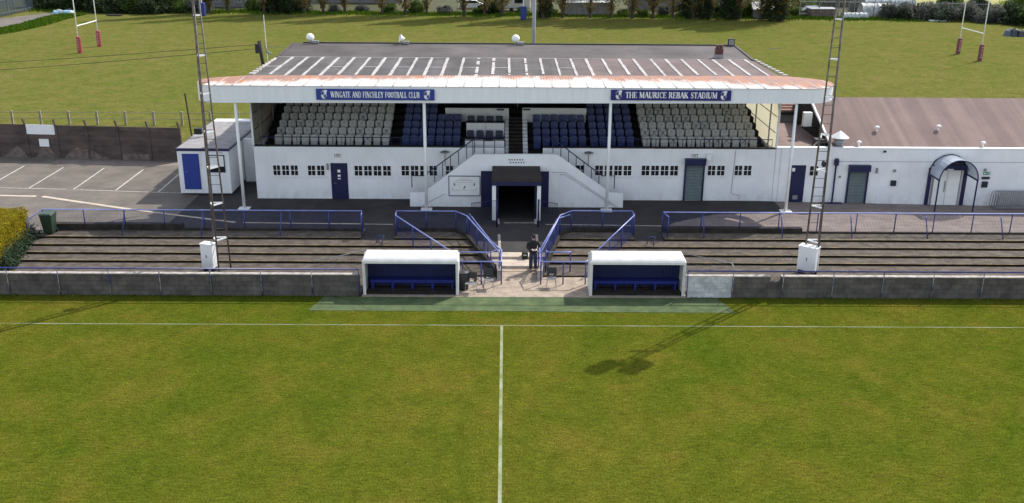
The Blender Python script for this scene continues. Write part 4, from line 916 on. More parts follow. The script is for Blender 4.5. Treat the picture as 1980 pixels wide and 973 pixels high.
# ------------------------------------------------------------------ seats
def make_seat(mat, cross, name='stand_seat'):
    t = thing(name, (0, 0, 0), 'x', 'seat')
    b = MB(); zs = [.34, .42, .6, .74, .80, .83]; ws = [.195, .205, .212, .212, .2, .165]; ys = [.02, .0, .01, .035, .05, .055]
    vs = []
    for z, w_, y in zip(zs, ws, ys):
        for f, dy in ((-1, -.015), (-.5, .012), (0, .02), (.5, .012), (1, -.015)): vs.append((f * w_, y + dy, z))
    for z, w_, y in zip(zs, ws, ys):
        for f, dy in ((-1, .02), (-.5, .045), (0, .055), (.5, .045), (1, .02)): vs.append((f * w_, y + dy, z))
    fs = []; k = len(zs)
    for i in range(k - 1):
        for j in range(4):
            a = i * 5 + j; fs.append((a, a + 1, a + 6, a + 5)); a += k * 5; fs.append((a + 5, a + 6, a + 1, a))
    for i in range(k - 1): fs.append((i * 5, i * 5 + 5, i * 5 + 5 + k * 5, i * 5 + k * 5)); fs.append((i * 5 + 9, i * 5 + 4, i * 5 + 4 + k * 5, i * 5 + 9 + k * 5))
    for j in range(4): a = (k - 1) * 5 + j; fs.append((a, a + 1, a + 1 + k * 5, a + k * 5)); fs.append((j + 1, j, j + k * 5, j + 1 + k * 5))
    b.add(vs, fs); bk = b.build('backrest', mat, t)
    b = MB(); b.hexa([(-.19, -.12, .1), (.19, -.12, .1), (.19, -.05, .08), (-.19, -.05, .08), (-.2, -.1, .44), (.2, -.1, .44), (.2, -.03, .45), (-.2, -.03, .45)]); b.build('tip_up_seat', mat, t, bevel=.02)
    b = MB(); b.box(-.03, .03, -.02, .12, .0, .4); b.build('seat_bracket', 'black', t)
    b = MB(); b.box(-.05, .05, -.008, .0, .69, .72); b.build('hand_hold', 'black', bk)
    if cross:
        b = MB(); b.bar((-.16, -.022, .46), (.16, .02, .78), .018, .012, (0, 1, 0)); b.bar((.16, -.022, .46), (-.16, .02, .78), .018, .012, (0, 1, 0)); b.build('tape_cross', 'black', bk)
    return t
protos = {('cream', 0): make_seat('cream', 0), ('cream', 1): make_seat('cream', 1), ('seat_blue', 0): make_seat('seat_blue', 0)}
used = set(); random.seed(21)
RW = ['front', 'second', 'third', 'fourth', 'fifth', 'sixth']
def block(mat, x0, x1, n, rows, desc, group, start='left', y00=54.95, z00=3.0):
    for k in rows:
        for i in range(n):
            cr = 1 if (mat == 'cream' and k < 5 and random.random() < (.16 if x0 < 0 else .36)) else 0
            key = (mat, cr); src = protos[key]
            o = src if key not in used else copy_tree(src); used.add(key)
            o.location = (x0 + (x1 - x0) * (i + .5) / n, y00 + .7 * k, z00 + .27 * k)
            o['label'] = '%s seat, %s from the left, %s row of %s' % (('black crossed cream' if cr else 'cream') if mat == 'cream' else 'blue', ORD[i], RW[k], desc)
            o['group'] = group
block('cream', -13.19, -6.6, 13, range(6), 'left cream block', 'cream seats in the left block of the stand')
block('cream', 7.82, 14.46, 13, range(6), 'right cream block', 'cream seats in the right block of the stand')
block('seat_blue', -5.94, -4.02, 4, range(6), 'block left of press desks', 'blue seats left of the press desks')
block('seat_blue', -4.0, -2.56, 3, range(4), 'trio beside press desks', 'blue seats left of the press desks')
block('seat_blue', 1.56, 4.67, 6, range(4), 'block right of centre aisle', 'blue seats right of the centre aisle')
block('seat_blue', 4.81, 7.42, 5, range(6), 'block behind third column', 'blue seats right of the centre aisle')
MT['press_blue'] = M('dark_press_seat', (.008, .012, .05), (.006, .009, .035), 4, .5)
pj = None
for r_, (yy, zz) in enumerate(((55.1, 3.27), (56.55, 3.82))):
    for i in range(4):
        if pj is None: pj = make_seat('press_blue', 0, 'press_seat'); o = pj
        else: o = copy_tree(pj)
        o.location = (-2.0 + i * .55, yy, zz); o['group'] = 'dark seats at the press desks'
        o['label'] = 'dark navy press seat, %s from the left behind the %s white desk' % (ORD[i], ('lower', 'upper')[r_])

# ================================================================== THE CLUBHOUSE, right
ch = thing('clubhouse', (30, YW, .3), 'long low white clubhouse with a mauve pitched felt roof', 'clubhouse')
b = MB(); b.box(XR + .02, 60, YW, YW + .25, -.2, 3.56); b.box(59.8, 60, YW + .25, 64, -.2, 3.56); b.box(XR + .02, 60, 63.8, 64, -.2, 3.4); b.build('front_wall', 'white', ch)
b = MB(); b.box(XR + .06, 60, YW - .03, YW + .28, 3.565, 3.62); b.build('wall_coping', 'white', ch)
b = MB(); b.box(18.6, 60, YW - .012, YW - .002, 2.82, 2.84); b.box(XR + .3, XR + .31, YW - .012, YW - .002, .3, 3.55); b.build('wall_joint', 'grey_wall', ch)
b = MB(); P = [(18.3, YW + .29, 3.6), (60, YW + .29, 3.6), (60, 58.6, 5.5), (18.3, 58.6, 5.5)]
b.add(P + [(x, y, z - .1) for x, y, z in P], [(0, 1, 2, 3), (7, 6, 5, 4), (0, 4, 5, 1), (3, 2, 6, 7), (0, 3, 7, 4)]); b.add([(18.3, 58.6, 5.5), (60, 58.6, 5.5), (60, 63.9, 3.6), (18.3, 63.9, 3.6)], [(0, 1, 2, 3)])
rf = b.build('roof', 'club_felt', ch)
b = MB(); b.bar((18.27, YW + .25, 3.6), (18.27, 58.6, 5.53), .1, .14); b.build('verge_board', 'white', rf)
b = MB(); b.face([(18.35, YW + .3, 3.45), (18.35, 63.8, 3.45), (18.35, 58.6, 5.42)]); b.build('gable_wall', 'dark', ch)
b = MB(); b.box(XR + .02, 18.34, YW + .25, 61.5, 3.2, 3.42); b.build('flat_roof', 'club_felt', ch)
b = MB(); b.box(15.4, 19.4, 61.45, 61.6, 3.2, 3.86); b.build('rear_parapet', 'grey_wall', ch)
b = MB(); P = [(15.4, 61.4, 4.55), (19.5, 61.4, 4.55), (19.5, 65.5, 5.9), (15.4, 65.5, 5.9)]; n = 12
for i in range(n):
    f0, f1 = i / n, (i + 1) / n; y0, y1 = 61.4 + 4.1 * f0, 61.4 + 4.1 * f1; z0, z1 = 4.06 + 1.4 * f0, 4.06 + 1.4 * f1
    b.slab([(15.35, y0), (19.5, y0), (19.5, y1), (15.35, y1)], z0 - .05, [z0 + .09, z0 + .09, z1 + .03, z1 + .03])
b.build('tiled_roof', 'tile', ch)
b = MB(); b.box(15.3, 19.4, 61.3, 61.44, 3.87, 4.05); b.build('gutter', 'black', ch)
window(ch, 17.1, 1.98, 2.58, .52)
b = MB(); b.box(16.02, 16.9, YW - .025, YW - .002, .4, 2.6); b.build('door_frame', 'navy', ch)
b = MB(); b.box(16.08, 16.84, YW - .05, YW - .026, .43, 2.54); dr = b.build('door', 'navy', ch)
b = MB(); b.box(16.3, 16.58, YW - .058, YW - .051, .62, .86); b.build('door_vent', 'grey_wall', dr)
b = MB(); b.box(16.12, 16.28, YW - .058, YW - .051, 2.25, 2.45); b.build('notice', 'white_metal', dr)
shutter(ch, 19.3, 20.46, .38, 2.66)
b = MB(); b.tube([(18.55, YW - .1, .4), (18.55, YW - .1, 2.6)], .05, 8); b.lathe((18.55, YW - .12, 2.6), [(.08, 0), (.15, .08), (.13, .2), (.15, .3), (.1, .42)], 10); b.build('soil_pipe', 'navy', ch)
b = MB(); b.box(17.9, 19.1, YW - .3, YW - .003, .36, .46); b.build('plinth_step', 'navy', ch)
for x, z, w_, h, mt, nm in ((21.9, 2.32, .14, .14, 'grey_wall', 'outdoor_socket'), (21.92, 1.6, .3, .32, 'car_dark', 'vent_box'), (27.0, 2.4, .14, .14, 'grey_wall', 'outdoor_socket'), (27.1, 1.55, .32, .34, 'car_dark', 'vent_box'), (27.1, 1.93, .42, .13, 'black', 'notice_plate'), (20.9, 2.32, .1, .3, 'grey_wall', 'pull_switch'), (18.85, 1.95, .09, .12, 'grey_wall', 'tap_cover'), (26.05, 2.4, .08, .26, 'grey_wall', 'pull_switch'), (21.2, 3.42, .14, .1, 'black', 'security_camera')):
    b = MB(); b.box(x - w_ / 2, x + w_ / 2, YW - .1, YW - .003, z - h / 2, z + h / 2); b.build(nm, mt, ch, bevel=.01)
t = thing('exit_sign', (27.15, YW - .02, 2.1), 'small green and white running man exit sign on the clubhouse wall', 'sign')
b = MB(); b.box(26.94, 27.36, YW - .025, YW - .003, 2.1, 2.28); b.build('sign_plate', 'green_sign', t)
b = MB(); b.face([(26.95, YW - .031, 2.19), (27.02, YW - .031, 2.13), (27.02, YW - .031, 2.17), (27.12, YW - .031, 2.17), (27.12, YW - .031, 2.21), (27.02, YW - .031, 2.21), (27.02, YW - .031, 2.25)]); b.build('arrow', 'white_metal', t)
b = MB(); b.bar((27.18, YW - .029, 2.13), (27.22, YW - .029, 2.2), .02, .006, (0, 1, 0)); b.bar((27.22, YW - .029, 2.2), (27.2, YW - .029, 2.25), .03, .006, (0, 1, 0)); b.bar((27.21, YW - .029, 2.19), (27.26, YW - .029, 2.13), .02, .006, (0, 1, 0)); b.build('running_figure', 'white_metal', t)
b = MB(); b.box(27.28, 27.34, YW - .031, YW - .026, 2.12, 2.26); b.build('door_mark', 'white_metal', t)
# arched porch over the white double doors
t = thing('arched_porch', (25.2, 52.8, .3), 'blue framed porch with an arched clear canopy over white double doors', 'porch')
cx, rz, zr = 24.92, 1.06, 2.15
b = MB(); ns = 14
for i in range(ns):
    a0, a1 = math.pi * i / ns, math.pi * (i + 1) / ns
    b.face([(cx - rz * math.cos(a0), 51.95, zr + 1.12 * math.sin(a0)), (cx - rz * math.cos(a1), 51.95, zr + 1.12 * math.sin(a1)), (cx - rz * math.cos(a1), YW - .01, zr + 1.12 * math.sin(a1)), (cx - rz * math.cos(a0), YW - .01, zr + 1.12 * math.sin(a0))])
b.build('arched_canopy', 'clear', t, smooth=True)
for y in (51.95, YW - .06):
    b = MB(); b.tube([(cx - rz * math.cos(math.pi * i / 20), y, zr + 1.12 * math.sin(math.pi * i / 20)) for i in range(21)], .035, 8); b.build('arch_frame', 'navy' if y < 53 else 'black', t, smooth=True)
b = MB(); b.tube([(cx - rz, 51.95, zr), (cx - rz, YW - .05, zr)], .05, 8); b.tube([(cx + rz, 51.95, zr), (cx + rz, YW - .05, zr)], .05, 8); b.build('side_beam', 'navy', t)
for s in (-1, 1):
    b = MB(); b.tube([(cx + s * rz, 51.98, .3), (cx + s * rz, 51.98, zr)], .045, 8); b.build('post', 'navy', t)
    b = MB(); b.box(cx + s * 1.0 - .09, cx + s * 1.0 + .09, YW - .12, YW - .003, .3, 2.5); b.build('rear_post', 'navy', t)
b = MB(); b.box(cx - .95, cx + .95, YW - .28, YW - .003, 2.42, 2.72); b.build('header_box', 'navy', t)
b = MB(); n = 12; b.face([(cx - .92 * math.cos(math.pi * i / n), YW - .02, 2.73 + .45 * math.sin(math.pi * i / n)) for i in range(n + 1)]); b.build('arch_infill', 'navy', t)
b = MB(); b.box(cx - .17, cx + .17, YW - .3, YW - .285, 2.44, 2.5); b.build('header_label', 'white_metal', t)
for s in (-1, 1):
    b = MB(); b.box(min(cx + s * .012, cx + s * .72), max(cx + s * .012, cx + s * .72), YW - .07, YW - .03, .34, 2.41); d = b.build('door', 'white_metal', t)
    if s < 0: b = MB(); b.box(cx - .12, cx - .06, YW - .1, YW - .072, 1.1, 1.75); b.build('door_handle', 'grey_wall', d)
b = MB(); b.box(cx - .8, cx - .73, YW - .05, YW - .005, .3, 2.41); b.box(cx + .73, cx + .8, YW - .05, YW - .005, .3, 2.41); b.build('door_frame', 'grey_wall', t)
b = MB(); b.box(cx - 1.35, cx + 1.35, 51.85, YW - .13, .2, yz(25, 53) + .02); b.build('porch_floor', 'paving', t)
# roof furniture on the clubhouse
def mush(x, y, lab):
    z = 3.6 + (y - YW - .29) / (58.6 - YW - .29) * 1.9
    t = thing('roof_vent', (x, y, z), lab, 'roof vent', 'small mushroom vents on the clubhouse roof')
    b = MB(); b.tube([(x, y, z - .1), (x, y, z + .22)], .05, 10); b.build('vent_pipe', 'white_metal', t)
    b = MB(); b.lathe((x, y, z + .2), [(.08, -.02), (.14, 0), (.13, .07), (.06, .11)], 14); b.build('vent_cap', 'white_metal', t, smooth=True)
def onroof(px, py):
    lo, hi = YW, 58.6
    for _ in range(40):
        y = (lo + hi) / 2; z = 3.6 + (y - YW - .29) / (58.6 - YW - .29) * 1.9; p = at(px, py, z=z)
        if p.y > y: lo = y
        else: hi = y
    return p
for px, py, lab in ((1695, 254, 'white mushroom vent high on the clubhouse roof, nearest the mast'), (1814, 252, 'white mushroom vent high on the clubhouse roof, further right'), (1661, 285, 'white mushroom vent low on the clubhouse roof beside the conical vent'), (1900, 284, 'white mushroom vent low on the clubhouse roof above the arched porch')):
    p = onroof(px, py); mush(p.x, max(p.y, YW + .35), lab)
x, y = 18.75, 53.85
t = thing('conical_vent', (x, y, 3.6), 'grey drum extract vent with a white conical cap on the clubhouse eaves', 'extract vent')
b = MB(); b.lathe((x, y, 3.55), [(.22, 0), (.3, .2), (.31, .5)], 20); b.build('vent_drum', 'galv', t, smooth=True)
b = MB(); b.lathe((x, y, 4.1), [(.5, 0), (.5, .02), (.02, .38)], 24); b.build('conical_cap', 'white_metal', t)
t = thing('air_conditioner', (17.85, 57, 3.9), 'white air conditioning unit on a bracket at the clubhouse gable', 'air conditioner')
b = MB(); b.box(17.5, 18.0, 56.7, 57.05, 4.1, 4.92); b.build('casing', 'white_metal', t, bevel=.02)
b = MB(); b.lathe((17.7, 56.69, 4.5), [(.01, 0), (.01, 0)], 8); b.box(17.4, 18.3, 56.65, 57.15, 4.03, 4.09); b.build('bracket', 'black', t)
t = thing('roof_duct', (17.9, 54.6, 3.42), 'dark duct and fan box in the corner of the flat roof', 'duct')
b = MB(); b.box(17.6, 18.2, 54.3, 54.9, 3.43, 3.85); b.build('fan_box', 'black', t); b = MB(); b.tube([(17.4, 54.1, 3.5), (17.9, 54.5, 3.9), (18.2, 55.4, 4.1)], .06, 8); b.build('duct_pipe', 'galv', t)
# steel crowd barriers stacked by the clubhouse
def barrier(x0, y, lab, zz):
    t = thing('crowd_barrier', (x0 + 1.15, y, zz), lab, 'barrier', 'steel crowd barriers leaning against the clubhouse')
    b = MB(); b.tube([(x0, y, zz + .1), (x0, y - .06, zz + .95), (x0 + .12, y - .07, zz + 1.08), (x0 + 2.2, y - .07, zz + 1.08), (x0 + 2.3, y - .06, zz + .95), (x0 + 2.3, y, zz + .1)], .02, 6); b.tube([(x0, y, zz + .2), (x0 + 2.3, y, zz + .2)], .018, 6)
    b.build('barrier_frame', 'galv', t)
    b = MB()
    for i in range(1, 19): b.tube([(x0 + i * .121, y, zz + .2), (x0 + i * .121, y - .06, zz + 1.07)], .009, 5)
    b.build('barrier_bars', 'galv', t)
    for f in (.35, 1.95):
        b = MB(); b.tube([(x0 + f, y - .28, zz), (x0 + f, y, zz + .12), (x0 + f, y + .2, zz)], .018, 6); b.build('barrier_foot', 'galv', t)
for i in range(4): barrier(27.35 + .06 * i, 52.95 - .16 * i, 'grey steel crowd barrier, %s from the clubhouse wall in the stack' % ORD[i], .24)

# ================================================================== CABINS, left
cb = thing('site_cabin', (-17.05, 57, .5), 'white portable cabin with navy trim and a navy door beside the stand', 'cabin')
b = MB(); b.box(-18.5, -15.6, 54.0, 57.2, .62, 3.08); b.build('cabin_walls', 'white', cb)
b = MB(); b.box(-18.55, -15.55, 53.95, 57.2, 3.085, 3.22)
b.build('roof_trim', 'navy', cb)
b = MB(); b.box(-18.48, -15.62, 54.05, 57.15, 3.2, 3.235); b.build('roof', 'galv_light' if 'galv_light' in MT else 'grey_wall', cb)
b = MB(); b.box(-18.3, -17.22, 53.97, 53.998, .82, 2.96); b.build('door_frame', 'white_metal', cb)
b = MB(); b.box(-18.22, -17.28, 53.94, 53.968, .86, 2.93); dr = b.build('door', 'door_blue', cb) if 'door_blue' in MT else b.build('door', 'sign_blue', cb)
b = MB(); b.tube([(-18.1, 53.94, 1.9), (-18.1, 53.9, 1.9), (-17.98, 53.9, 1.9)], .014, 6); b.build('door_handle', 'galv', dr)
b = MB(); b.box(-16.72, -15.85, 53.96, 53.998, 1.85, 2.86); wf = b.build('window', 'navy', cb)
b = MB(); b.box(-16.67, -15.9, 53.945, 53.959, 2.2, 2.81); b.build('blind', 'white_metal', wf); b = MB(); b.box(-16.67, -15.9, 53.945, 53.959, 1.9, 2.19); b.build('pane', 'glass', wf)
b = MB(); b.box(-16.25, -16.18, 53.985, 53.998, 2.96, 3.0); b.box(-16.14, -15.9, 53.985, 53.998, 2.965, 2.99); b.build('maker_plate', 'navy', cb)
b = MB(); b.box(-18.3, -15.8, 54.2, 57.2, .5, .615); b.build('skids', 'black', cb)
c2 = thing('site_cabin', (-17.2, 60, .5), 'longer white cabin with navy trim behind the one with the navy door', 'cabin')
b = MB(); b.box(-18.75, -15.75, 57.25, 62.0, .6, 2.95); b.build('cabin_walls', 'white', c2)
b = MB(); b.box(-18.8, -15.7, 57.22, 62.05, 2.955, 3.09); b.box(-15.74, -15.6, 57.22, 57.4, .6, 2.95); b.build('roof_trim', 'navy', c2)
b = MB(); b.box(-18.73, -15.8, 57.3, 62.0, 3.07, 3.105); b.build('roof', 'grey_wall', c2)
b = MB(); b.box(-18.85, -15.85, 62.1, 63.3, .5, 3.0); sh = b.build('container', 'white', None) ; tag(sh, 'white flat topped store just behind the two cabins', 'store')
b = MB(); b.box(-15.55, -14.05, 57.0, 57.2, .4, 3.1); tag(b.build('yard_screen', 'white'), 'white screen wall closing the gap between cabin and stand', 'wall')

# ================================================================== BACK WALL and rail of the rugby field
pw = thing('panel_wall', (-40, 62.6, .4), 'tall mossy concrete panel wall along the back of the car park', 'wall')
def wy(x): return 62.3 - (x + 26) * .08
b = MB()
x = -62.3; k = 0
pxs = [54, 117, 180, 238, 299, 360]
pp = [at(p, 306, z=.5).x for p in pxs]; st = (pp[-1] - pp[0]) / 5
posts = [pp[0] + st * i for i in range(-16, 6)]
for i in range(len(posts) - 1):
    x0, x1 = posts[i] + .07, posts[i + 1] - .07; random.seed(i)
    for j in range(7):
        z0 = .45 + j * .318
        if i == 16 and j >= 6: continue
        dy = random.uniform(-.008, .008)
        b.hexa([(x0, wy(x0) + dy, z0), (x1, wy(x1) + dy, z0), (x1, wy(x1) + .06 + dy, z0), (x0, wy(x0) + .06 + dy, z0), (x0, wy(x0) + dy, z0 + .308), (x1, wy(x1) + dy, z0 + .308), (x1, wy(x1) + .06 + dy, z0 + .308), (x0, wy(x0) + .06 + dy, z0 + .308)])
b.build('wall_panels', 'panelwall', pw)
for x in posts:
    b = MB(); y = wy(x); b.slab([(x - .075, y - .05), (x + .075, y - .05), (x + .075, y + .1), (x - .075, y + .1)], .4, 2.68); b.bar((x, y + .02, 2.66), (x - .12, y + .05, 3.05), .11, .1); b.build('wall_post', 'panelwall', pw)
x0, x1 = posts[16] + .07, posts[17] - .07
b = MB(); b.slab([(x0, wy(x0) - .04), (x1, wy(x1) - .04), (x1, wy(x1) - .01), (x0, wy(x0) - .01)], 2.05, 2.68); tag(b.build('painted_panel', 'white', pw), 'white painted top panels of the concrete wall')
b = MB(); b.slab([(x0 + .75, wy(x0 + .75) - .05), (x0 + 1.4, wy(x0 + 1.4) - .05), (x0 + 1.4, wy(x0 + 1.4) - .02), (x0 + .75, wy(x0 + .75) - .02)], 1.25, 1.75); tag(b.build('notice_board', 'white_metal', pw), 'small blank white board fixed to the concrete wall')
for i, (a, c, h) in enumerate(((posts[15] + .2, posts[16] - .1, .75), (posts[16] + .4, posts[17] - .1, .8), (posts[17] + .3, posts[19] - .6, .72), (posts[19] + .15, posts[20] - .1, .42))):
    b = MB(); n = 10; y = wy((a + c) / 2) - .05
    pts = [(a + (c - a) * j / n, wy(a + (c - a) * j / n) - .02, .47 + h * (math.sin(math.pi * min(1, (j / n) ** (1.5 - .4 * i))) ** 1.1 * (1 + .12 * math.sin(j * 2.1 + i)) if i < 3 else 1)) for j in range(n + 1)]
    b.face([(a, wy(a) - .02, .47)] + pts + [(c, wy(c) - .02, .47)]); b.build('scrubbed_patch', 'hazepanel', pw)
fr = thing('field_rail', (-30, 73.8, .3), 'pale concrete post and wire rail round the playing field', 'fence')
q = [at(p, 240, z=.3) for p in (27, 83.5, 140, 194.5, 250.5, 304.5, 357, 412, 466)]
stp = (q[-1].x - q[0].x) / 8
for i in range(-14, 26):
    x = q[0].x + stp * i
    b = MB(); b.slab([(x - .07, 73.72), (x + .07, 73.72), (x + .07, 73.86), (x - .07, 73.86)], .28, 1.36); b.build('post', 'fencepost', fr)
b = MB()
for z in (.78, 1.24): b.tube([(q[0].x - stp * 14, 73.8, z), (q[0].x + stp * 25, 73.8, z)], .025, 6)
b.build('rails', 'fencepost', fr)
b = MB(); p = at(365, 258, z=1.0); b.tube([(-20.6, 63.6, .3), (-20.85, 63.6, 4.6)], .05, 8); tag(b.build('scaffold_pole', 'wood'), 'thin dark scaffold pole standing behind the concrete wall end', 'pole')
t = thing('utility_pole', (-14.9, 60, 6.6), 'leaning dark wooden pole with a cable box at the roof edge', 'pole')
p0, p1 = at(513, 122, y=60), at(501, 79, y=60); p0 = Vector((p0.x, p0.y, 5.5))
b = MB(); b.tube([p0 + (p0 - p1) * .0, p1], .11, 10); b.build('pole_shaft', 'wood', t, smooth=True)
b = MB(); c = at(499, 93, y=59.85); b.box(c.x - .16, c.x + .12, 59.75, 59.88, c.z - .3, c.z + .25); b.build('cable_box', 'black', t)
b = MB(); pa = at(499, 86, y=60); pb = Vector((-75, 64, 6.0))
for dz, sag in ((0, 1.0), (-.25, 1.25)):
    b.tube([pa.lerp(pb, i / 16) + Vector((0, 0, dz - sag * math.sin(math.pi * i / 16))) for i in range(17)], .014, 4)
tag(b.build('overhead_cable', 'black'), 'pair of black overhead cables running left from the leaning pole', 'cable')
t = thing('radio_aerial', (-14.45, 60, 7.0), 'tall thin white whip aerial with small crossed elements above the roof edge', 'aerial')
b = MB(); a0, a1 = at(518, 118, y=60), at(509.5, 29, y=60); b.tube([Vector((a0.x, 60, 6.6)), a1], .018, 6); b.build('whip', 'white_metal', t)
b = MB(); c = at(515, 90, y=60); b.tube([c, c + Vector((.9, 0, -.0))], .014, 5); b.tube([c + Vector((0, 0, -.3)), c + Vector((.3, 0, -.45))], .05, 6); b.tube([c + Vector((-.1, 0, .1)), c + Vector((.12, 0, -.5))], .03, 6); b.build('elements', 'galv', t)

# ================================================================== FLOODLIGHT MASTS
def mast(x, y, side, lean):
    t = thing('floodlight_mast', (x, y, .1), 'tall lattice floodlight mast standing on the %s terrace beside a white cabinet' % side, 'mast')
    legs = [(-.32, .05), (.34, .12), (-.06, -.45)] if side == 'left' else [(-.32, .1), (.3, .12), (.14, -.42)]
    def lp(i, z):
        f = 1 - (.72 if side == 'left' else .56) * (z / 15); return Vector((x + legs[i][0] * f + lean * z, y + legs[i][1] * f, z))
    for i in range(3):
        b = MB(); b.tube([lp(i, .05), lp(i, 14.2)], (.05 if i != 1 else .065) if side == 'right' else .04, 8, .036); b.build('mast_leg', 'mast', t, smooth=True)
    z = .4
    while z < 14.2: b = MB(); b.tube([lp(0, z), lp(1, z)], .014, 5); b.build('rung', 'mast', t); z += .42
    for z in (1.65, 3.32, 5.02, 6.65, 8.35, 10.0, 11.7, 13.4):
        b = MB(); p = [lp(i, z) for i in range(3)]
        for i in range(3): b.bar(p[i], p[(i + 1) % 3], .045, .06)
        b.build('cross_brace', 'white_metal', t)
    b = MB(); b.box(x - .75, x + .4, y - .06, y + .06, 12.45, 12.55); b.build('cable_arm', 'mast', t)
    b = MB(); b.bar((x - 1.0, y, 14.4), (x + 1.0, y, 14.4), .1); b.bar((x, y - .4, 14.1), (x, y + .4, 14.1), .1); b.build('lamp_bar', 'mast', t)
    for k, (dx, dz) in enumerate(((-.62, 14.6), (-.62, 14.05), (.62, 14.6), (.62, 14.05))):
        q = MB(); q.box(x + dx - .4, x + dx + .36, y - .3, y - .05, dz - .22, dz + .2); q.lathe((x + dx, y - .15, dz), [(.14, -.32), (.34, -.2), (.4, .1), (.2, .2)], 12); q.build('floodlight', 'galv', t)
    return t
mast(-13.15, 42.95, 'left', -.006); mast(14.33, 43.0, 'right', .001)
b = MB(); b.box(-13.78, -13.45, 42.7, 42.95, 6.55, 6.82); tag(b.build('flood_lamp', 'black', bevel=.03), 'small black lamp clamped to the left mast above the cabin roof', 'lamp')
b = MB(); b.lathe((14.35, 42.85, 5.3), [(.06, -.1), (.12, 0), (.1, .15), (.03, .2)], 10); tag(b.build('loudspeaker', 'black'), 'small dark loudspeaker fixed to the right mast', 'loudspeaker')
def cabinet(c, lx, ly, rz, h, side):
    t = thing('electrical_cabinet', (c[0], c[1], .1), 'white steel electrical cabinet at the foot of the %s floodlight mast' % side, 'cabinet', None, rz)
    o = origin_of(t)
    b = MB(); b.box(o.x - lx / 2, o.x + lx / 2, o.y - ly / 2, o.y + ly / 2, .3, h); b.build('casing', 'white_metal', t, bevel=.01)
    b = MB(); b.box(o.x - lx / 2 - .02, o.x + lx / 2 + .02, o.y - ly / 2 - .02, o.y + ly / 2 + .02, h + .002, h + .05); b.build('lid', 'white_metal', t)
    b = MB(); b.box(o.x - lx / 2 + .05, o.x - lx / 2 + .12, o.y - ly / 2 + .05, o.y + ly / 2 - .05, .08, .3); b.build('foot', 'black', t); b = MB(); b.box(o.x + lx / 2 - .12, o.x + lx / 2 - .05, o.y - ly / 2 + .05, o.y + ly / 2 - .05, .08, .3); b.build('foot', 'black', t)
    b = MB(); b.box(o.x - .015, o.x + .015, o.y - ly / 2 - .02, o.y - ly / 2 - .002, .8, .95); b.build('latch', 'black', t)
cabinet((-13.68, 42.75), .58, .4, R(-18), 1.42, 'left'); cabinet((14.1, 42.75), .85, .45, R(-38), 1.42, 'right')

# ================================================================== SMALL OBJECTS
t = thing('wheelie_bin', (-22.9, 47.1, .5), 'dark green wheelie bin at the left end of the upper rail', 'bin')
b = MB(); o = (-22.9, 47.05); b.hexa([(o[0] - .22, o[1] - .25, .55), (o[0] + .22, o[1] - .25, .55), (o[0] + .22, o[1] + .2, .55), (o[0] - .22, o[1] + .2, .55), (o[0] - .3, o[1] - .36, 1.5), (o[0] + .3, o[1] - .36, 1.5), (o[0] + .3, o[1] + .3, 1.5), (o[0] - .3, o[1] + .3, 1.5)]); b.build('bin_body', 'bin_green', t, bevel=.02)
b = MB(); b.hexa([(o[0] - .32, o[1] - .4, 1.505), (o[0] + .32, o[1] - .4, 1.505), (o[0] + .32, o[1] + .34, 1.505), (o[0] - .32, o[1] + .34, 1.505), (o[0] - .27, o[1] - .34, 1.58), (o[0] + .27, o[1] - .34, 1.58), (o[0] + .28, o[1] + .3, 1.6), (o[0] - .28, o[1] + .3, 1.6)]); b.build('bin_lid', 'bin_lid', t, bevel=.01) if 'bin_lid' in MT else b.build('bin_lid', 'bin_green', t, bevel=.01)
for s in (-1, 1):
    b = MB(); b.tube([(o[0] + s * .2, o[1] + .22, .6), (o[0] + s * .28, o[1] + .22, .6)], .1, 14); b.build('wheel', 'black', t)
def chair(x, y, z, rz, lab):
    t = thing('stacking_chair', (0, 0, 0), lab, 'chair', 'black plastic chairs on the players apron')
    b = MB(); b.hexa([(-.22, -.22, .43), (.22, -.22, .43), (.2, .2, .41), (-.2, .2, .41), (-.23, -.23, .455), (.23, -.23, .455), (.21, .2, .44), (-.21, .2, .44)]); b.build('seat', 'seat_glare', t, bevel=.02)
    b = MB()
    def plate(x0, x1, z0, z1):
        f = lambda z: .2 + (z - .42) * .22; b.hexa([(x0, f(z0), z0), (x1, f(z0), z0), (x1, f(z0) + .025, z0), (x0, f(z0) + .025, z0), (x0, f(z1), z1), (x1, f(z1), z1), (x1, f(z1) + .025, z1), (x0, f(z1) + .025, z1)])
    plate(-.22, -.1, .42, .56); plate(.1, .22, .42, .56); plate(-.22, .22, .562, .84); b.build('backrest', 'black', t)
    for sx in (-1, 1):
        for y0, y1 in ((-.16, -.24), (.14, .24)):
            b = MB(); b.tube([(sx * .17, y0, .43), (sx * .22, y1, 0)], .011, 6); b.build('leg', 'galv', t)
    t.location = (x, y, z); t.rotation_euler = (0, 0, rz)
MT['seat_glare'] = M('glare_grey_chair_plastic', (.2, .2, .21), (.13, .13, .14), 5, .4, 0, .5)  # grey tone carries the sun glare on the black chair seats
chair(-1.5, 40.4, .03, R(-12), 'black plastic chair angled beside the black bin and left dugout')
chair(-.72, 40.85, .03, R(2), 'black plastic chair standing nearest the path on the left')
chair(2.1, 41.05, .03, R(-4), 'lone black plastic chair on the right of the path')
t = thing('litter_bin', (-1.83, 40.75, .03), 'black round litter bin beside the left dugout and chair', 'bin')
b = MB(); b.lathe((-1.83, 40.75, .03), [(.19, 0), (.22, .1), (.24, .75), (.22, .78)], 18); b.build('bin_body', 'black', t, smooth=True); b = MB(); b.lathe((-1.83, 40.75, .82), [(.25, 0), (.25, .04), (.12, .09)], 18); b.build('bin_lid', 'black', t)
b = MB(); b.box(.82, 1.12, 44.35, 44.62, .17, .5); bg_ = b.build('equipment_bag', 'black', bevel=.03); tag(bg_, 'black equipment bag on the pale slab behind the person', 'bag')
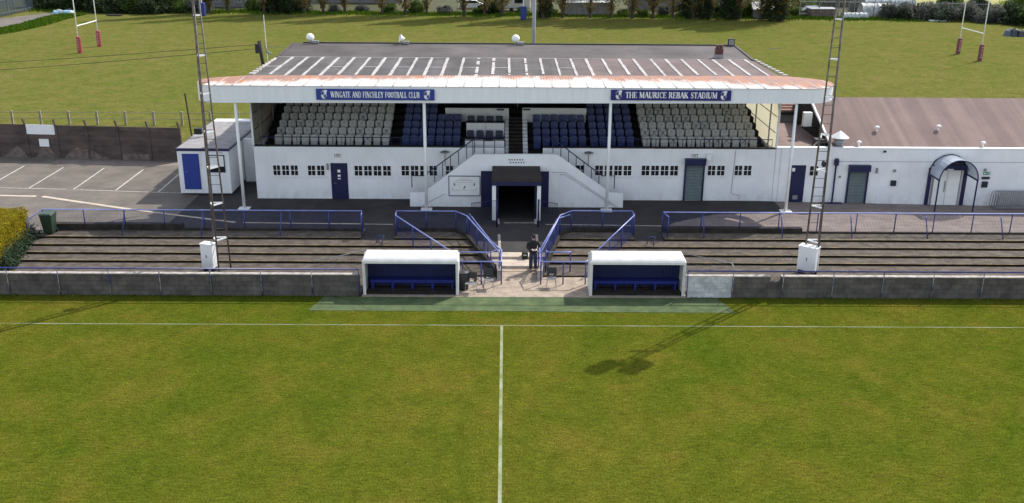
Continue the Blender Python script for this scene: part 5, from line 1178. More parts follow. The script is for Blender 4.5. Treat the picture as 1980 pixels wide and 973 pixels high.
b = MB(); b.box(.9, 1.04, 44.343, 44.349, .36, .4); b.build('bag_label', 'white_metal', bg_)
random.seed(2)
# small pale scraps of litter on the right terrace
b = MB()
for i in range(170):
    x = random.uniform(8.3, 27); k = random.choice((0, 1, 1, 2, 2, 3, 4)); y = random.uniform(YE[k] + .1, YE[k + 1] - .05); s = random.uniform(.012, .04)
    b.slab([(x, y), (x + s, y + s * .3), (x + s * .8, y + s), (x - s * .1, y + s * .8)], ZE[k], ZE[k] + .016)
for i in range(40):
    x = random.uniform(-22, -7); k = random.choice((0, 1, 2, 3, 4)); y = random.uniform(YE[k] + .1, YE[k + 1] - .05); s = random.uniform(.012, .03)
    b.slab([(x, y), (x + s, y + s * .3), (x + s * .8, y + s), (x - s * .1, y + s * .8)], ZE[k], ZE[k] + .014)
tag(b.build('litter_and_chips', 'slab', loc=(0, 0, 0)), 'pale chips and scraps scattered over the terrace steps', 'litter', kind='stuff')

# satellite dishes and lights along the rear roof edge
def roofdish(px, lab, sph, face):
    p = at(px, 84, z=7.52); x, y = p.x, 66.0
    t = thing('roof_loudspeaker', (x, y, 7.5), lab, 'loudspeaker', 'white horn speakers on the rear roof edge')
    b = MB(); b.tube([(x, y, 7.5), (x, y, 7.75)], .04, 8); b.box(x + .12, x + .55, y - .12, y + .15, 7.55, 7.72); b.build('speaker_driver', 'galv', t)
    d = Vector((face, -.55, .25)).normalized(); q = MB(); n = 16; c = Vector((x, y, 7.92)); u = d.cross(Vector((0, 0, 1))).normalized(); v = u.cross(d)
    prof = [(.04, -.3), (.12, -.16), (.25, 0), (.27, .03)] if not sph else [(.05, -.12), (.2, -.02), (.27, .06), (.2, .17), (.05, .22)]
    for r_, a in prof: q.v.extend([tuple(c + d * a + (u * math.cos(2 * math.pi * j / n) + v * math.sin(2 * math.pi * j / n)) * r_) for j in range(n)])
    for i in range(len(prof) - 1):
        for j in range(n): a0, a1 = i * n + j, i * n + (j + 1) % n; q.f.append((a0, a1, a1 + n, a0 + n))
    if sph: q.f.append(tuple((len(prof) - 1) * n + j for j in range(n)))
    q.f.append(tuple(reversed(range(n))))
    q.build('speaker_horn', 'goal_white', t, smooth=True)
roofdish(601, 'white round loudspeaker at the left end of the rear roof edge', True, .2)
roofdish(776, 'white horn loudspeaker turned sideways on the rear roof edge', False, -1.4)
roofdish(997, 'white round loudspeaker near the middle of the rear roof edge', True, -.1)
t = thing('roof_floodlight', (15.0, 66.0, 7.5), 'small square floodlight at the right end of the rear roof edge', 'floodlight')
p = at(1410, 88, z=7.5); x = p.x
b = MB(); b.box(x - .22, x + .22, 66.0, 66.15, 7.55, 8.0); b.build('lamp_body', 'black', t); b = MB(); b.box(x - .17, x + .17, 65.975, 65.998, 7.6, 7.95); b.build('lamp_glass', 'galv', t)
b = MB(); p = at(1032, 80, y=72); b.tube([(p.x, 72, .3), (p.x, 72, 15)], .17, 12, .1); tag(b.build('lighting_column', 'pole_grey', smooth=True), 'plain grey lighting column rising behind the stand roof', 'pole')

# ================================================================== HEDGE
def leaves(b, c, s, n, size, shape='ell', rnd=random):
    for _ in range(n):
        if shape == 'ell':
            while True:
                p = Vector((rnd.uniform(-1, 1), rnd.uniform(-1, 1), rnd.uniform(-1, 1)))
                if .25 < p.length < 1: break
            p = Vector((c[0] + p.x * s[0], c[1] + p.y * s[1], c[2] + p.z * s[2]))
        else: p = c
        leaf(b, p, size * rnd.uniform(.6, 1.3), rnd)
def leaf(b, p, s, rnd=random):
    a, t = rnd.uniform(0, 6.28), rnd.uniform(-1, 1)
    u = Vector((math.cos(a), math.sin(a), t * .7)).normalized(); v = u.cross(Vector((rnd.uniform(-1, 1), rnd.uniform(-1, 1), rnd.uniform(-.3, 1)))).normalized()
    b.add([p - u * s, p + v * s * .55, p + u * s, p - v * s * .55], [(0, 1, 2, 3)])
random.seed(31)
hd = thing('hedge', (-25, 44.6, 0), 'clipped golden yellow hedge at the left end of the terrace', 'hedge')
b = MB()
def hedge_x(y): return -23.45 - (y - 43.5) * .09
for _ in range(30000):
    y = random.uniform(42.7, 46.6); x = random.uniform(-29, hedge_x(y)); z = random.uniform(.5, 1.93)
    f = random.random()
    if f < .45: z = 1.93 + random.gauss(0, .035) + .04 * math.sin(x * 3) * math.sin(y * 4)
    elif f < .7: x = hedge_x(y) + random.gauss(0, .05)
    elif f < .95: y = 42.7 + random.gauss(0, .05)
    leaf(b, Vector((x, y, z)), random.uniform(.025, .06))
b.build('foliage', 'leaf_gold', hd)
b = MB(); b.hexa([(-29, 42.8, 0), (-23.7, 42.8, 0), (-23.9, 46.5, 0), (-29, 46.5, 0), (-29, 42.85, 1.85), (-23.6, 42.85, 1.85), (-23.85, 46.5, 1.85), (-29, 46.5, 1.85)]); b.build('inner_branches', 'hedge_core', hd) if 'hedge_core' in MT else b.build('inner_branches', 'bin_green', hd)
b = MB()
for _ in range(9000):
    y = random.uniform(41.0, 47.0); base = hedge_x(y) + .35 + random.gauss(0, .15); z = abs(random.gauss(0, .42)) + .1
    if y < 42.8: x = random.uniform(-26.5, -23.1)
    else: x = base - z * .35
    leaf(b, Vector((x, y, min(z, 1.3))), random.uniform(.03, .075))
tag(b.build('ivy_patch', 'leaf_ivy'), 'dark ivy spilling over the terrace end below the golden hedge', 'ivy', kind='stuff')

# ================================================================== RUGBY AND GOAL POSTS
def rugby(x, y, z, mat, lab, sc_=1):
    t = thing('rugby_posts', (x, y + 2.8, z), lab, 'rugby posts')
    for yy in (y, y + 5.6):
        b = MB(); b.tube([(x, yy, z), (x, yy, z + 11)], .06, 10, .045); b.build('upright', 'goal_white', t, smooth=True)
        b = MB(); b.lathe((x, yy, z), [(.24, 0), (.25, .05), (.25, 1.78), (.22, 1.83)], 14); o = b.build('post_pad', mat, t)
        b = MB(); 
        for k in range(5):
            zz = z + .35 + k * .27; b.slab([(x - .1, yy - .262), (x + .1, yy - .262), (x + .08, yy - .24), (x - .08, yy - .24)], zz, zz + .16)
        b.build('pad_print', 'pad_print', o)
    b = MB(); b.tube([(x, y, z + 3), (x, y + 5.6, z + 3)], .055, 8); b.build('crossbar', 'goal_white', t)
MT['pad_print'] = M('faded_pad_print', (.55, .35, .38), (.3, .08, .1), 3, .7)
p = at(155, 103, z=.3); rugby(p.x, p.y, .3, 'pad_red', 'white rugby posts with bright red pads on the left of the field')
p = at(1894, 118, z=.3); rugby(p.x, p.y, .3, 'pad_maroon', 'white rugby posts with maroon pads on the right of the field')
for px, py, lab in ((392, 31, 'blue padded goal post near the trees, seen behind the left mast'), (1012, 38, 'blue padded goal post near the trees, left of the grey column')):
    p = at(px, py, z=.3); t = thing('padded_post', (p.x, p.y, .3), lab, 'goal post')
    b = MB(); b.tube([(p.x, p.y, .3), (p.x, p.y, 9)], .09, 8); b.build('upright', 'goal_white', t); b = MB(); b.box(p.x - .45, p.x + .45, p.y - .4, p.y + .4, .3, 2.25); b.build('post_pad', 'pad_blue', t, bevel=.1)

# ================================================================== PERSON
def skin_mesh(name, verts, edges, rad, mat, parent, sub=2, root=0):
    me = bpy.data.meshes.new(name); me.from_pydata(verts, edges, []); o = bpy.data.objects.new(name, me); C.objects.link(o); o.parent = parent
    me.materials.append(MT[mat])
    s = o.modifiers.new('skin', 'SKIN'); s.use_smooth_shade = True; sv_ = me.skin_vertices[0].data if me.skin_vertices else None
    if sv_ is None:
        me.skin_vertices  # created by the modifier on evaluation in old files
    for i, r_ in enumerate(rad):
        v = me.skin_vertices[0].data[i]; v.radius = r_ if isinstance(r_, tuple) else (r_, r_); v.use_root = (i == root)
    m = o.modifiers.new('sub', 'SUBSURF'); m.levels = sub; m.render_levels = sub
    return o
def make_skin_layer(me): pass
def person():
    t = thing('person', (1.33, 43.18, .05), 'person in a black jacket and cap looking down at a white handset', 'person', None, R(8))
    def chain(V, E, Rr, start, pts):
        prev = start
        for p, r_ in pts: V.append(p); Rr.append(r_); E.append((prev, len(V) - 1)) if prev is not None else None; prev = len(V) - 1
        return prev
    def skin(name, mat, build_, sub=2):
        V, E, Rr = [], [], []; build_(V, E, Rr)
        me = bpy.data.meshes.new(name); me.from_pydata(V, E, []); o = bpy.data.objects.new(name, me); C.objects.link(o); o.parent = t; me.materials.append(MT[mat])
        bm = bmesh.new(); bm.from_mesh(me); lay = bm.verts.layers.skin.verify(); bm.verts.ensure_lookup_table()
        for i, v in enumerate(bm.verts): v[lay].radius = Rr[i] if isinstance(Rr[i], tuple) else (Rr[i], Rr[i]); v[lay].use_root = (i == 0)
        bm.to_mesh(me); bm.free()
        s = o.modifiers.new('skin', 'SKIN'); s.use_smooth_shade = True; s.branch_smoothing = .6; q = o.modifiers.new('sub', 'SUBSURF'); q.levels = q.render_levels = sub
        return o
    hip, chest = (0, .0, .94), (0, .01, 1.32)
    hands = [(-.07, -.34, 1.12), (.07, -.34, 1.12)]
    def body(V, E, Rr):
        V.append(hip); Rr.append((.1, .075))
        n = chain(V, E, Rr, 0, [((0, .01, 1.12), (.1, .07)), (chest, (.11, .07)), ((0, .02, 1.44), (.06, .05))])
        nk = chain(V, E, Rr, n, [((0, .0, 1.52), .058), ((0, -.02, 1.58), .075), ((0, -.045, 1.66), (.083, .098)), ((0, -.04, 1.73), (.07, .085))])
        for s, h in zip((-1, 1), hands):
            a = chain(V, E, Rr, 2, [((s * .17, .02, 1.38), .04), ((s * .25, .0, 1.26), .035), ((s * .25, -.06, 1.12), .034), ((s * .16, -.22, 1.1), .03), ((s * .105, -.3, 1.115), .026), ((s * .085, -.335, 1.125), (.035, .02))])
            for k in range(4): chain(V, E, Rr, a, [((s * .075, -.37 + k * .006, 1.14 - k * .022), .0105), ((s * .05, -.39 + k * .006, 1.14 - k * .022), .0095), ((s * .03, -.38, 1.138 - k * .022), .0085)])
            chain(V, E, Rr, a, [((s * .07, -.33, 1.155), .012), ((s * .045, -.345, 1.17), .01)])
            chain(V, E, Rr, 0, [((s * .095, .0, .84), .06), ((s * .1, -.01, .68), .055), ((s * .105, -.015, .5), .045), ((s * .11, .01, .3), .04), ((s * .115, .03, .1), .034), ((s * .12, -.03, .05), .035), ((s * .125, -.13, .035), .03)])
    skin('body', 'skin', body)
    def jacket(V, E, Rr):
        V.append((0, .01, 1.12)); Rr.append((.21, .15))
        chain(V, E, Rr, 0, [((0, .0, .95), (.22, .165)), ((0, .0, .82), (.215, .165))])
        n = chain(V, E, Rr, 0, [((0, .015, 1.3), (.215, .155)), ((0, .02, 1.43), (.17, .12)), ((0, .015, 1.52), (.085, .085))])
        for s in (-1, 1): chain(V, E, Rr, 3, [((s * .2, .02, 1.41), .1), ((s * .27, .0, 1.26), .08), ((s * .265, -.06, 1.11), .064), ((s * .18, -.2, 1.09), .055), ((s * .125, -.275, 1.105), .042)])
    skin('jacket', 'jacket', jacket)
    def jeans(V, E, Rr):
        V.append((0, 0, 1.0)); Rr.append((.15, .12)); V.append((0, 0, .9)); Rr.append((.175, .135)); E.append((0, 1))
        for s in (-1, 1): chain(V, E, Rr, 1, [((s * .1, .0, .8), (.12, .125)), ((s * .105, -.01, .66), .112), ((s * .11, -.015, .48), .095), ((s * .115, .01, .28), .085), ((s * .12, .02, .08), .078)])
    skin('jeans', 'jeans', jeans)
    def glb(name, mat, fn):
        V, F_ = [], []; nu, nv = 14, 9
        for j in range(nv + 1):
            for i in range(nu): V.append(fn(2 * math.pi * i / nu, j / nv))
        for j in range(nv):
            for i in range(nu): a, b_ = j * nu + i, j * nu + (i + 1) % nu; F_.append((a, b_, b_ + nu, a + nu))
        me = bpy.data.meshes.new(name); me.from_pydata(V, [], F_); me.materials.append(MT[mat]); [setattr(p, 'use_smooth', True) for p in me.polygons]
        o = bpy.data.objects.new(name, me); C.objects.link(o); o.parent = t; return o
    tilt = Matrix.Rotation(R(24), 3, 'X')
    hc = Vector((0, -.045, 1.67))
    def pt(x, y, z): return tuple(hc + tilt @ Vector((x, y, z)))
    cap = glb('cap', 'jacket', lambda a, f: pt(.1 * math.cos(a) * math.cos(f * 1.57), .118 * math.sin(a) * math.cos(f * 1.57), .04 + .1 * math.sin(f * 1.57)))
    b = MB(); n = 9; L = [pt(.085 * math.cos(math.pi + math.pi * i / n), -.07 + .14 * math.sin(math.pi + math.pi * i / n), .04) for i in range(n + 1)]
    me = bpy.data.meshes.new('cap_peak'); U_ = [(x, y, z + .012) for x, y, z in L]; m_ = len(L)
    me.from_pydata(L + U_, [], [tuple(range(m_)), tuple(reversed(range(m_, 2 * m_)))] + [(i, i + 1, i + 1 + m_, i + m_) for i in range(m_ - 1)] + [(m_ - 1, 0, m_, 2 * m_ - 1)]); me.materials.append(MT['jacket'])
    o = bpy.data.objects.new('cap_peak', me); C.objects.link(o); o.parent = cap
    glb('hair', 'hair', lambda a, f: pt(.096 * math.cos(a * .5) * (1 if f < .8 else .9), .02 + .1 * math.sin(a * .5) * (1 - .15 * f), .04 - .11 * f))
    def ell(name, mat, c, r_): return glb(name, mat, lambda a, f: pt(c[0] + r_[0] * math.cos(a) * math.sin(f * math.pi), c[1] + r_[1] * math.sin(a) * math.sin(f * math.pi), c[2] - r_[2] * math.cos(f * math.pi)))
    ell('nose', 'skin', (0, -.1, -.03), (.014, .022, .026)); ell('mouth', 'pad_maroon', (0, -.088, -.075), (.025, .012, .006))
    for s in (-1, 1): ell('eye', 'black', (s * .032, -.085, .0), (.012, .012, .007)); ell('ear', 'skin', (s * .09, .01, -.02), (.014, .024, .034))
    for s in (-1, 1):
        b = MB(); o_ = origin_of(t)
        me = None
        V = [(s * .12 + x * .052, -.04 + y, z) for z, k in ((0.0, 1), (.03, 1), (.07, .85), (.1, .55)) for x, y in ((-1 * k, .1), (-1 * k, -.1 * k), (-.6 * k, -.17 * k), (.6 * k, -.17 * k), (1 * k, -.1 * k), (1 * k, .1))]
        F_ = [tuple(reversed(range(6))), tuple(range(18, 24))] + [(j * 6 + i, j * 6 + (i + 1) % 6, (j + 1) * 6 + (i + 1) % 6, (j + 1) * 6 + i) for j in range(3) for i in range(6)]
        me = bpy.data.meshes.new('shoe'); me.from_pydata(V, [], F_); me.materials.append(MT['shoe']); q = bpy.data.objects.new('shoe', me); C.objects.link(q); q.parent = t; u = q.modifiers.new('sub', 'SUBSURF'); u.levels = u.render_levels = 1
    h = thing('remote_handset', (1.33, 43.18, .05), 'white remote handset held in both hands of the person', 'handset', None, R(8))
    for nm, bx, mt in (('handset_body', (-.1, .1, -.4, -.3, 1.1, 1.135), 'white_metal'), ('handset_screen', (-.06, .06, -.385, -.33, 1.1355, 1.142), 'black')):
        q = MB(); x0, x1, y0, y1, z0, z1 = bx
        q.hexa([(x0, y0, z0), (x1, y0, z0), (x1, y1, z0 + .03), (x0, y1, z0 + .03), (x0, y0, z1), (x1, y0, z1), (x1, y1, z1 + .03), (x0, y1, z1 + .03)])
        q.v = [(v[0] + 1.33, v[1] + 43.18, v[2] + .05) for v in q.v]; q.build(nm, mt, h, bevel=.012 if mt != 'black' else 0)
person()

# ================================================================== FAR EDGE OF THE FIELD
def crown_mesh(kind, seed):
    rnd = random.Random(seed); b = MB(); tk = MB()
    if kind == 'poplar':
        H = rnd.uniform(17, 22); tk.tube([(0, 0, -.2), (.05, 0, 1.5), (0, .05, H * .55)], .3, 8, .08)
        for i in range(34):
            a = rnd.uniform(0, 6.28); z0 = rnd.uniform(.7, H * .5); L = rnd.uniform(2.5, 6); r1 = rnd.uniform(.9, 1.7) * min(1, .5 + z0 / 5)
            e = Vector((math.cos(a) * r1, math.sin(a) * r1, z0 + L)); tk.tube([(0, 0, z0), tuple(e * .5 + Vector((0, 0, z0 * .4))), tuple(e)], .07, 4, .015)
        for _ in range(7500):
            f = rnd.random() ** .85; z = .9 + f * (H - .9)
            prof_ = (.25 + .95 * min(1, (z / 4.2)) ** 1.1) * (1 if f < .6 else max(.1, 1 - ((f - .6) / .4) ** 2)) * 1.6
            lobe = 1 + .3 * math.sin(z * 1.3 + seed) + .15 * math.sin(z * 3.1)
            a = rnd.uniform(0, 6.28); rr = prof_ * lobe * (rnd.random() ** .6) * (1 + .2 * math.sin(a * 3 + z + seed)); leaf(b, Vector((math.cos(a) * rr, math.sin(a) * rr, z)), rnd.uniform(.09, .2), rnd)
    elif kind == 'conifer':
        H = rnd.uniform(7, 11); tk.tube([(0, 0, -.2), (0, 0, H * .8)], .22, 8, .05)
        for _ in range(9000):
            f = rnd.random() ** .8; z = .1 + f * H; r0 = (2.1 + .4 * math.sin(seed)) * (1 - f ** 2.2) + .15; a = rnd.uniform(0, 6.28)
            rr = r0 * (1 + .25 * math.sin(a * 4 + z * 2)) * rnd.uniform(.5, 1.0); leaf(b, Vector((math.cos(a) * rr, math.sin(a) * rr, z)), rnd.uniform(.12, .26), rnd)
    else:   # bush
        H = rnd.uniform(2.4, 4.2); W_ = rnd.uniform(1.8, 3.0)
        for i in range(7): a = rnd.uniform(0, 6.28); tk.tube([(0, 0, -.1), (math.cos(a) * .5, math.sin(a) * .5, H * .4), (math.cos(a) * W_ * .6, math.sin(a) * W_ * .6, H * .75)], .07, 5, .02)
        blobs = [(rnd.uniform(-W_ * .6, W_ * .6), rnd.uniform(-W_ * .5, W_ * .5), rnd.uniform(.3, .75) * H, rnd.uniform(.5, 1.1)) for _ in range(11)]
        for x, y, z, r_ in blobs: leaves(b, (x, y, z), (r_ * 1.15, r_ * 1.1, r_ * .95), 330, .15, rnd=rnd)
        for _ in range(900): leaf(b, Vector((rnd.uniform(-W_, W_) * .8, rnd.uniform(-W_, W_) * .7, rnd.uniform(0, H * .4))), rnd.uniform(.1, .2), rnd)
    return b, tk
CACHE = {}
def plant(kind, mat, px, py, label, cat, group, scale=1.0, var=0, name=None, z=.3, sx=1.0):
    key = (kind, mat, var); p = at(px, py, z=z)
    if key not in CACHE:
        b, tk = crown_mesh(kind, var * 7 + 3 + len(kind))
        t = thing(name or kind, (0, 0, 0), label, cat, group)
        b.build('crown', mat, t); tk.build('trunk', 'bark', t); CACHE[key] = t; o = t
    else: o = copy_tree(CACHE[key])
    o.location = (p.x, p.y, z); o.rotation_euler = (0, 0, random.uniform(0, 6)); o.scale = (scale * sx, scale * sx, scale); o.name = name or kind
    o['label'] = label; o['category'] = cat; o['group'] = group
    return o
random.seed(77)
pops = [(405, 26), (441, 24), (511, 27), (588, 27), (625, 27), (667, 26), (739, 29), (784, 29), (825, 29), (897, 32), (937, 31), (971, 32), (1050, 35), (1088, 35), (1141, 35), (1181, 35), (1222, 36), (1262, 36), (1301, 36), (1339, 37), (1373, 37), (1426, 38), (1470, 39), (1509, 41)]
dark = {1050, 1222, 1339, 1426, 1509, 552}
for i, (px, py) in enumerate(pops):
    plant('poplar', 'leaf_poplar', px, py, 'tall narrow brownish poplar, %s from the left in the row across the field' % (ORD[i] if i < 20 else {20: 'fourth last', 21: 'third last', 22: 'second last', 23: 'last'}[i]), 'tree', 'poplars across the field', random.uniform(.9, 1.12), i % 4, 'poplar_tree', sx=(1.25 if px in dark else random.uniform(.8, 1.0)))
for i, (px, py, s) in enumerate(((545, 26, 1.0), (1360, 37, .7), (1410, 38, .75), (1499, 40, 1.05), (1054, 34, .6), (1330, 36, .6))):
    plant('conifer', 'leaf_dark', px, py, 'dark evergreen tree, %s from the left among the poplars' % {0: 'first', 4: 'second', 5: 'third', 1: 'fourth', 2: 'fifth', 3: 'sixth'}[i], 'tree', 'dark evergreens among the poplars', s, i % 2, 'evergreen_tree')
left = [(75, 14, 'leaf_dark', 1.2), (100, 18, 'leaf_dark', 1.1), (150, 20, 'leaf_dark', 1.35), (178, 21, 'leaf_dark', 1.4), (205, 23, 'leaf_dark', 1.3), (232, 25, 'leaf_dark', 1.1), (262, 25, 'leaf_mid', 1.2), (292, 26, 'leaf_dark', 1.2), (318, 24, 'leaf_dark', 1.2), (338, 22, 'leaf_bright', 1.1), (362, 24, 'leaf_mid', 1.0), (385, 24, 'leaf_grey', 1.0), (492, 22, 'leaf_mid', .8), (530, 24, 'leaf_dark', 1.1), (575, 24, 'leaf_dark', 1.1), (645, 25, 'leaf_grey', .5), (700, 22, 'leaf_grey', .5), (755, 27, 'leaf_mid', .6), (805, 26, 'leaf_mid', .75), (860, 27, 'leaf_grey', .6), (925, 29, 'leaf_mid', .45), (950, 28, 'leaf_dark', .9), (1010, 24, 'leaf_mid', .4), (1070, 30, 'leaf_bright', .4), (1115, 24, 'leaf_grey', .4), (1205, 32, 'leaf_mid', .5), (1240, 33, 'leaf_mid', .5), (1282, 30, 'leaf_grey', .6), (1320, 33, 'leaf_mid', .5), (1392, 33, 'leaf_mid', .9), (1445, 33, 'leaf_mid', .9), (1535, 30, 'leaf_mid', .7), (1548, 12, 'leaf_bright', 1.1), (1570, 6, 'leaf_bright', 1.2), (1600, 8, 'leaf_bright', 1.2), (1625, 12, 'leaf_grey', 1.2), (1655, 26, 'leaf_grey', .8)]
COLN = {'leaf_dark': 'dark green', 'leaf_mid': 'mid green', 'leaf_bright': 'bright yellow green', 'leaf_grey': 'grey twiggy'}
ct = {}
for i, (px, py, m_, s) in enumerate(left):
    ct[m_] = ct.get(m_, 0) + 1
    plant('bush', m_, px, py, '%s bush, %s of its colour from the left beyond the field' % (COLN[m_], ORD[ct[m_] - 1]), 'bush', 'bushes behind the far trees', s, i % 3, 'bush')
rb = [(1715, 37, 'leaf_grey', .9), (1742, 38, 'leaf_dark', .8), (1765, 38, 'leaf_grey', 1.0), (1795, 39, 'leaf_grey', .95), (1820, 40, 'leaf_mid2', 1.0), (1845, 40, 'leaf_grey', 1.0), (1872, 40, 'leaf_grey', 1.0), (1900, 43, 'leaf_grey', 1.0), (1925, 44, 'leaf_grey', .95), (1950, 44, 'leaf_dark', 1.1), (1975, 48, 'leaf_dark', 1.2), (1998, 50, 'leaf_mid', 1.3), (1835, 22, 'leaf_mid', 1.2), (1888, 22, 'leaf_dark', 1.0), (1965, 18, 'leaf_bright', 1.2)]
MT['leaf_mid2'] = leaf_mat('sage_leaves', (.045, .065, .045), (.08, .1, .07)); COLN['leaf_mid2'] = 'sage green'; ct = {}
for i, (px, py, m_, s) in enumerate(rb):
    ct[m_] = ct.get(m_, 0) + 1
    plant('bush', m_, px, py, '%s bush right of the mast, %s of its colour from the left' % (COLN[m_], ORD[ct[m_] - 1]), 'bush', 'bushes in the right far corner', s, i % 3, 'bush')
# understory strip of long grass below the trees
b = MB(); random.seed(8)
def strip_y(x): return 157.5 - (x + 20) * .045
for _ in range(26000):
    x = random.uniform(-75, 92); y = strip_y(x) + random.gauss(0, 1.3) + (.5 * math.sin(x * .7)); h = random.uniform(.1, .42) * (1.4 if random.random() < .08 else 1); a = random.uniform(0, 3.1); dx, dy = math.cos(a) * .1, math.sin(a) * .1
    b.add([(x - dx, y - dy, .28), (x + dx, y + dy, .28), (x + random.uniform(-.1, .1), y, .3 + h)], [(0, 1, 2)])
tag(b.build('long_grass', 'rough', loc=(0, 0, 0)), 'long rough grass along the far edge of the field', 'grass', kind='stuff')
# ground behind the tree row, lane and meadow
b = MB(); b.face([(-300, 165, .31), (300, 158, .31), (300, 400, .31), (-300, 400, .31)]); struct(b, 'allotment_ground', 'allot', loc=(0, 200, .31))
b = MB(); q = [at(x_, y_, z=.33) for x_, y_ in ((1745, 17), (2100, 30), (2100, -60), (1720, -60))]; b.face([(v.x, v.y, .33) for v in q]); struct(b, 'far_meadow', 'far_field')
b = MB(); q = [at(x_, y_, z=.33) for x_, y_ in ((-80, 42), (0, 36), (60, 29), (118, 22), (128, 27), (95, 34), (50, 47), (0, 57), (-80, 70))]; b.face([(v.x, v.y, .33) for v in q][::-1]); struct(b, 'access_lane', 'carpark')
b = MB(); random.seed(14)
pl_ = [at(x_, y_, z=.3) for x_, y_ in ((128, 27), (95, 34), (50, 47), (0, 57), (-80, 70))]
for i in range(len(pl_) - 1):
    for _ in range(2600):
        f = random.random(); p = pl_[i].lerp(pl_[i + 1], f); x, y = p.x + random.uniform(-.5, 3.5), p.y - abs(random.gauss(0, 2.2)); h = random.uniform(.1, .4); a = random.uniform(0, 3.1); dx, dy = math.cos(a) * .09, math.sin(a) * .09
        b.add([(x - dx, y - dy, .28), (x + dx, y + dy, .28), (x, y, .3 + h)], [(0, 1, 2)])
tag(b.build('verge_grass', 'rough', loc=(-70, 145, .3)), 'bright rough grass bank beside the lane on the far left', 'grass', kind='stuff')
def pfence(pts, h, mat, label, wire=False):
    t = thing('boundary_fence', tuple(pts[0]), label, 'fence'); b = MB(); pb = MB()
    for i in range(len(pts) - 1):
        a, c = pts[i], pts[i + 1]; L = (c - a).length; n = int(L / (.3 if not wire else .25))
        for k in range(n + 1):
            p = a.lerp(c, k / n); b.tube([(p.x, p.y, .3), (p.x, p.y, .3 + h)], .05 if not wire else .012, 4)
        for z in (.5, h * .9): b.tube([(a.x, a.y, .3 + z), (c.x, c.y, .3 + z)], .04, 4)
        if wire:
            for k in range(9): z = .4 + k * (h - .2) / 9; b.tube([(a.x, a.y, .3 + z), (c.x, c.y, .3 + z)], .01, 4)
        for k in range(int(L / 3) + 1): p = a.lerp(c, min(1, k * 3 / L)); pb.tube([(p.x, p.y, .3), (p.x, p.y, .45 + h)], .07, 5)
    b.build('fence_panels', mat, t); pb.build('posts', mat, t)
V3 = lambda x, y: Vector((x, y, .3))
g2 = lambda px, py: at(px, py, z=.3)
pfence([g2(-60, 45), g2(0, 34), g2(30, 27), g2(65, 20)], 2.6, 'blue_fence', 'blue grey palisade fence at the far left behind the lane')
pfence([g2(1545, 33), g2(1650, 34), g2(1760, 36), g2(1880, 38), g2(2000, 46)], 2.6, 'galv', 'tall wire mesh fence along the far right edge of the field', True)
def bld(name, px, py, wd, dp, h, wallm, roofm, label, cat='building', rh=1.0, wins=0, pitched=True):
    p = at(px, py, z=.3); t = thing(name, (p.x, p.y + dp / 2, .3), label, cat); x0, x1, y0, y1 = p.x - wd / 2, p.x + wd / 2, p.y, p.y + dp
    b = MB(); b.box(x0, x1, y0, y1, .2, .3 + h); b.build('walls', wallm, t)
    b = MB(); ym = (y0 + y1) / 2; z = .3 + h
    if pitched: b.add([(x0 - .2, y0 - .25, z), (x1 + .2, y0 - .25, z), (x1 + .2, ym, z + rh), (x0 - .2, ym, z + rh), (x1 + .2, y1 + .25, z), (x0 - .2, y1 + .25, z)], [(0, 1, 2, 3), (3, 2, 4, 5), (0, 3, 5), (1, 4, 2)])
    else: b.box(x0 - .1, x1 + .1, y0 - .15, y1 + .1, z + .002, z + .15)
    b.build('roof', roofm, t)
    for i in range(wins):
        xa = x0 + wd * (i + .5) / wins - .45
        q = MB(); q.box(xa - .06, xa + .96, y0 - .05, y0 - .003, .3 + .8, .3 + 2.1); f = q.build('window', 'white_metal', t)
        q = MB(); q.box(xa, xa + .42, y0 - .06, y0 - .052, .3 + .86, .3 + 2.04); q.box(xa + .48, xa + .9, y0 - .06, y0 - .052, .3 + .86, .3 + 2.04); q.build('pane', 'glass_pale', f)
    return t
MT['glass_pale'] = M('pale_window_glass', (.2, .22, .24), (.1, .12, .14), 2, .2)
bld('house', 440, 14, 9, 7, 4.5, 'grey_wall', 'tile', 'house with white framed windows seen between the far poplars on the left', 'house', 2, 5)
bld('house', 700, 6, 14, 8, 4.5, 'grey_wall', 'tile', 'grey house behind the far trees left of centre', 'house', 2, 4)
bld('garden_shed', 1140, 31, 7.5, 3, 1.9, 'grey_wall', 'galv', 'grey panelled shed beyond the far poplars right of the grey column', 'shed', .3, 0, False)
bld('garden_shed', 1103, 28, 2.2, 2.5, 2.2, 'hazepanel', 'plastic_sheet', 'small pale green windowed shed between two far poplars', 'shed', .5, 1)
bld('garden_shed', 1483, 36, 4.2, 3, 1.4, 'grey_wall', 'plastic_sheet', 'low shed with a pale roof beside the biggest dark tree', 'shed', 1.0)
bld('garden_shed', 1395, 22, 3.5, 3, 2.0, 'grey_wall', 'car_white', 'small shed with a white roof behind the far poplars', 'shed', .8)
bld('garden_shed', 1592, 34, 4.0, 2.5, 1.2, 'hazepanel', 'galv', 'low brown flat shed just left of the right mast', 'shed', .3, 0, False)
bld('garden_shed', 1668, 8, 5, 3, 1.6, 'brick_red', 'tile', 'reddish shed behind the wire fence right of the mast', 'shed', 1.0)
bld('garden_shed', 1270, 20, 9, 3, 2.0, 'grey_wall', 'galv', 'long grey shed behind the middle poplars', 'shed', .5, 0, False)
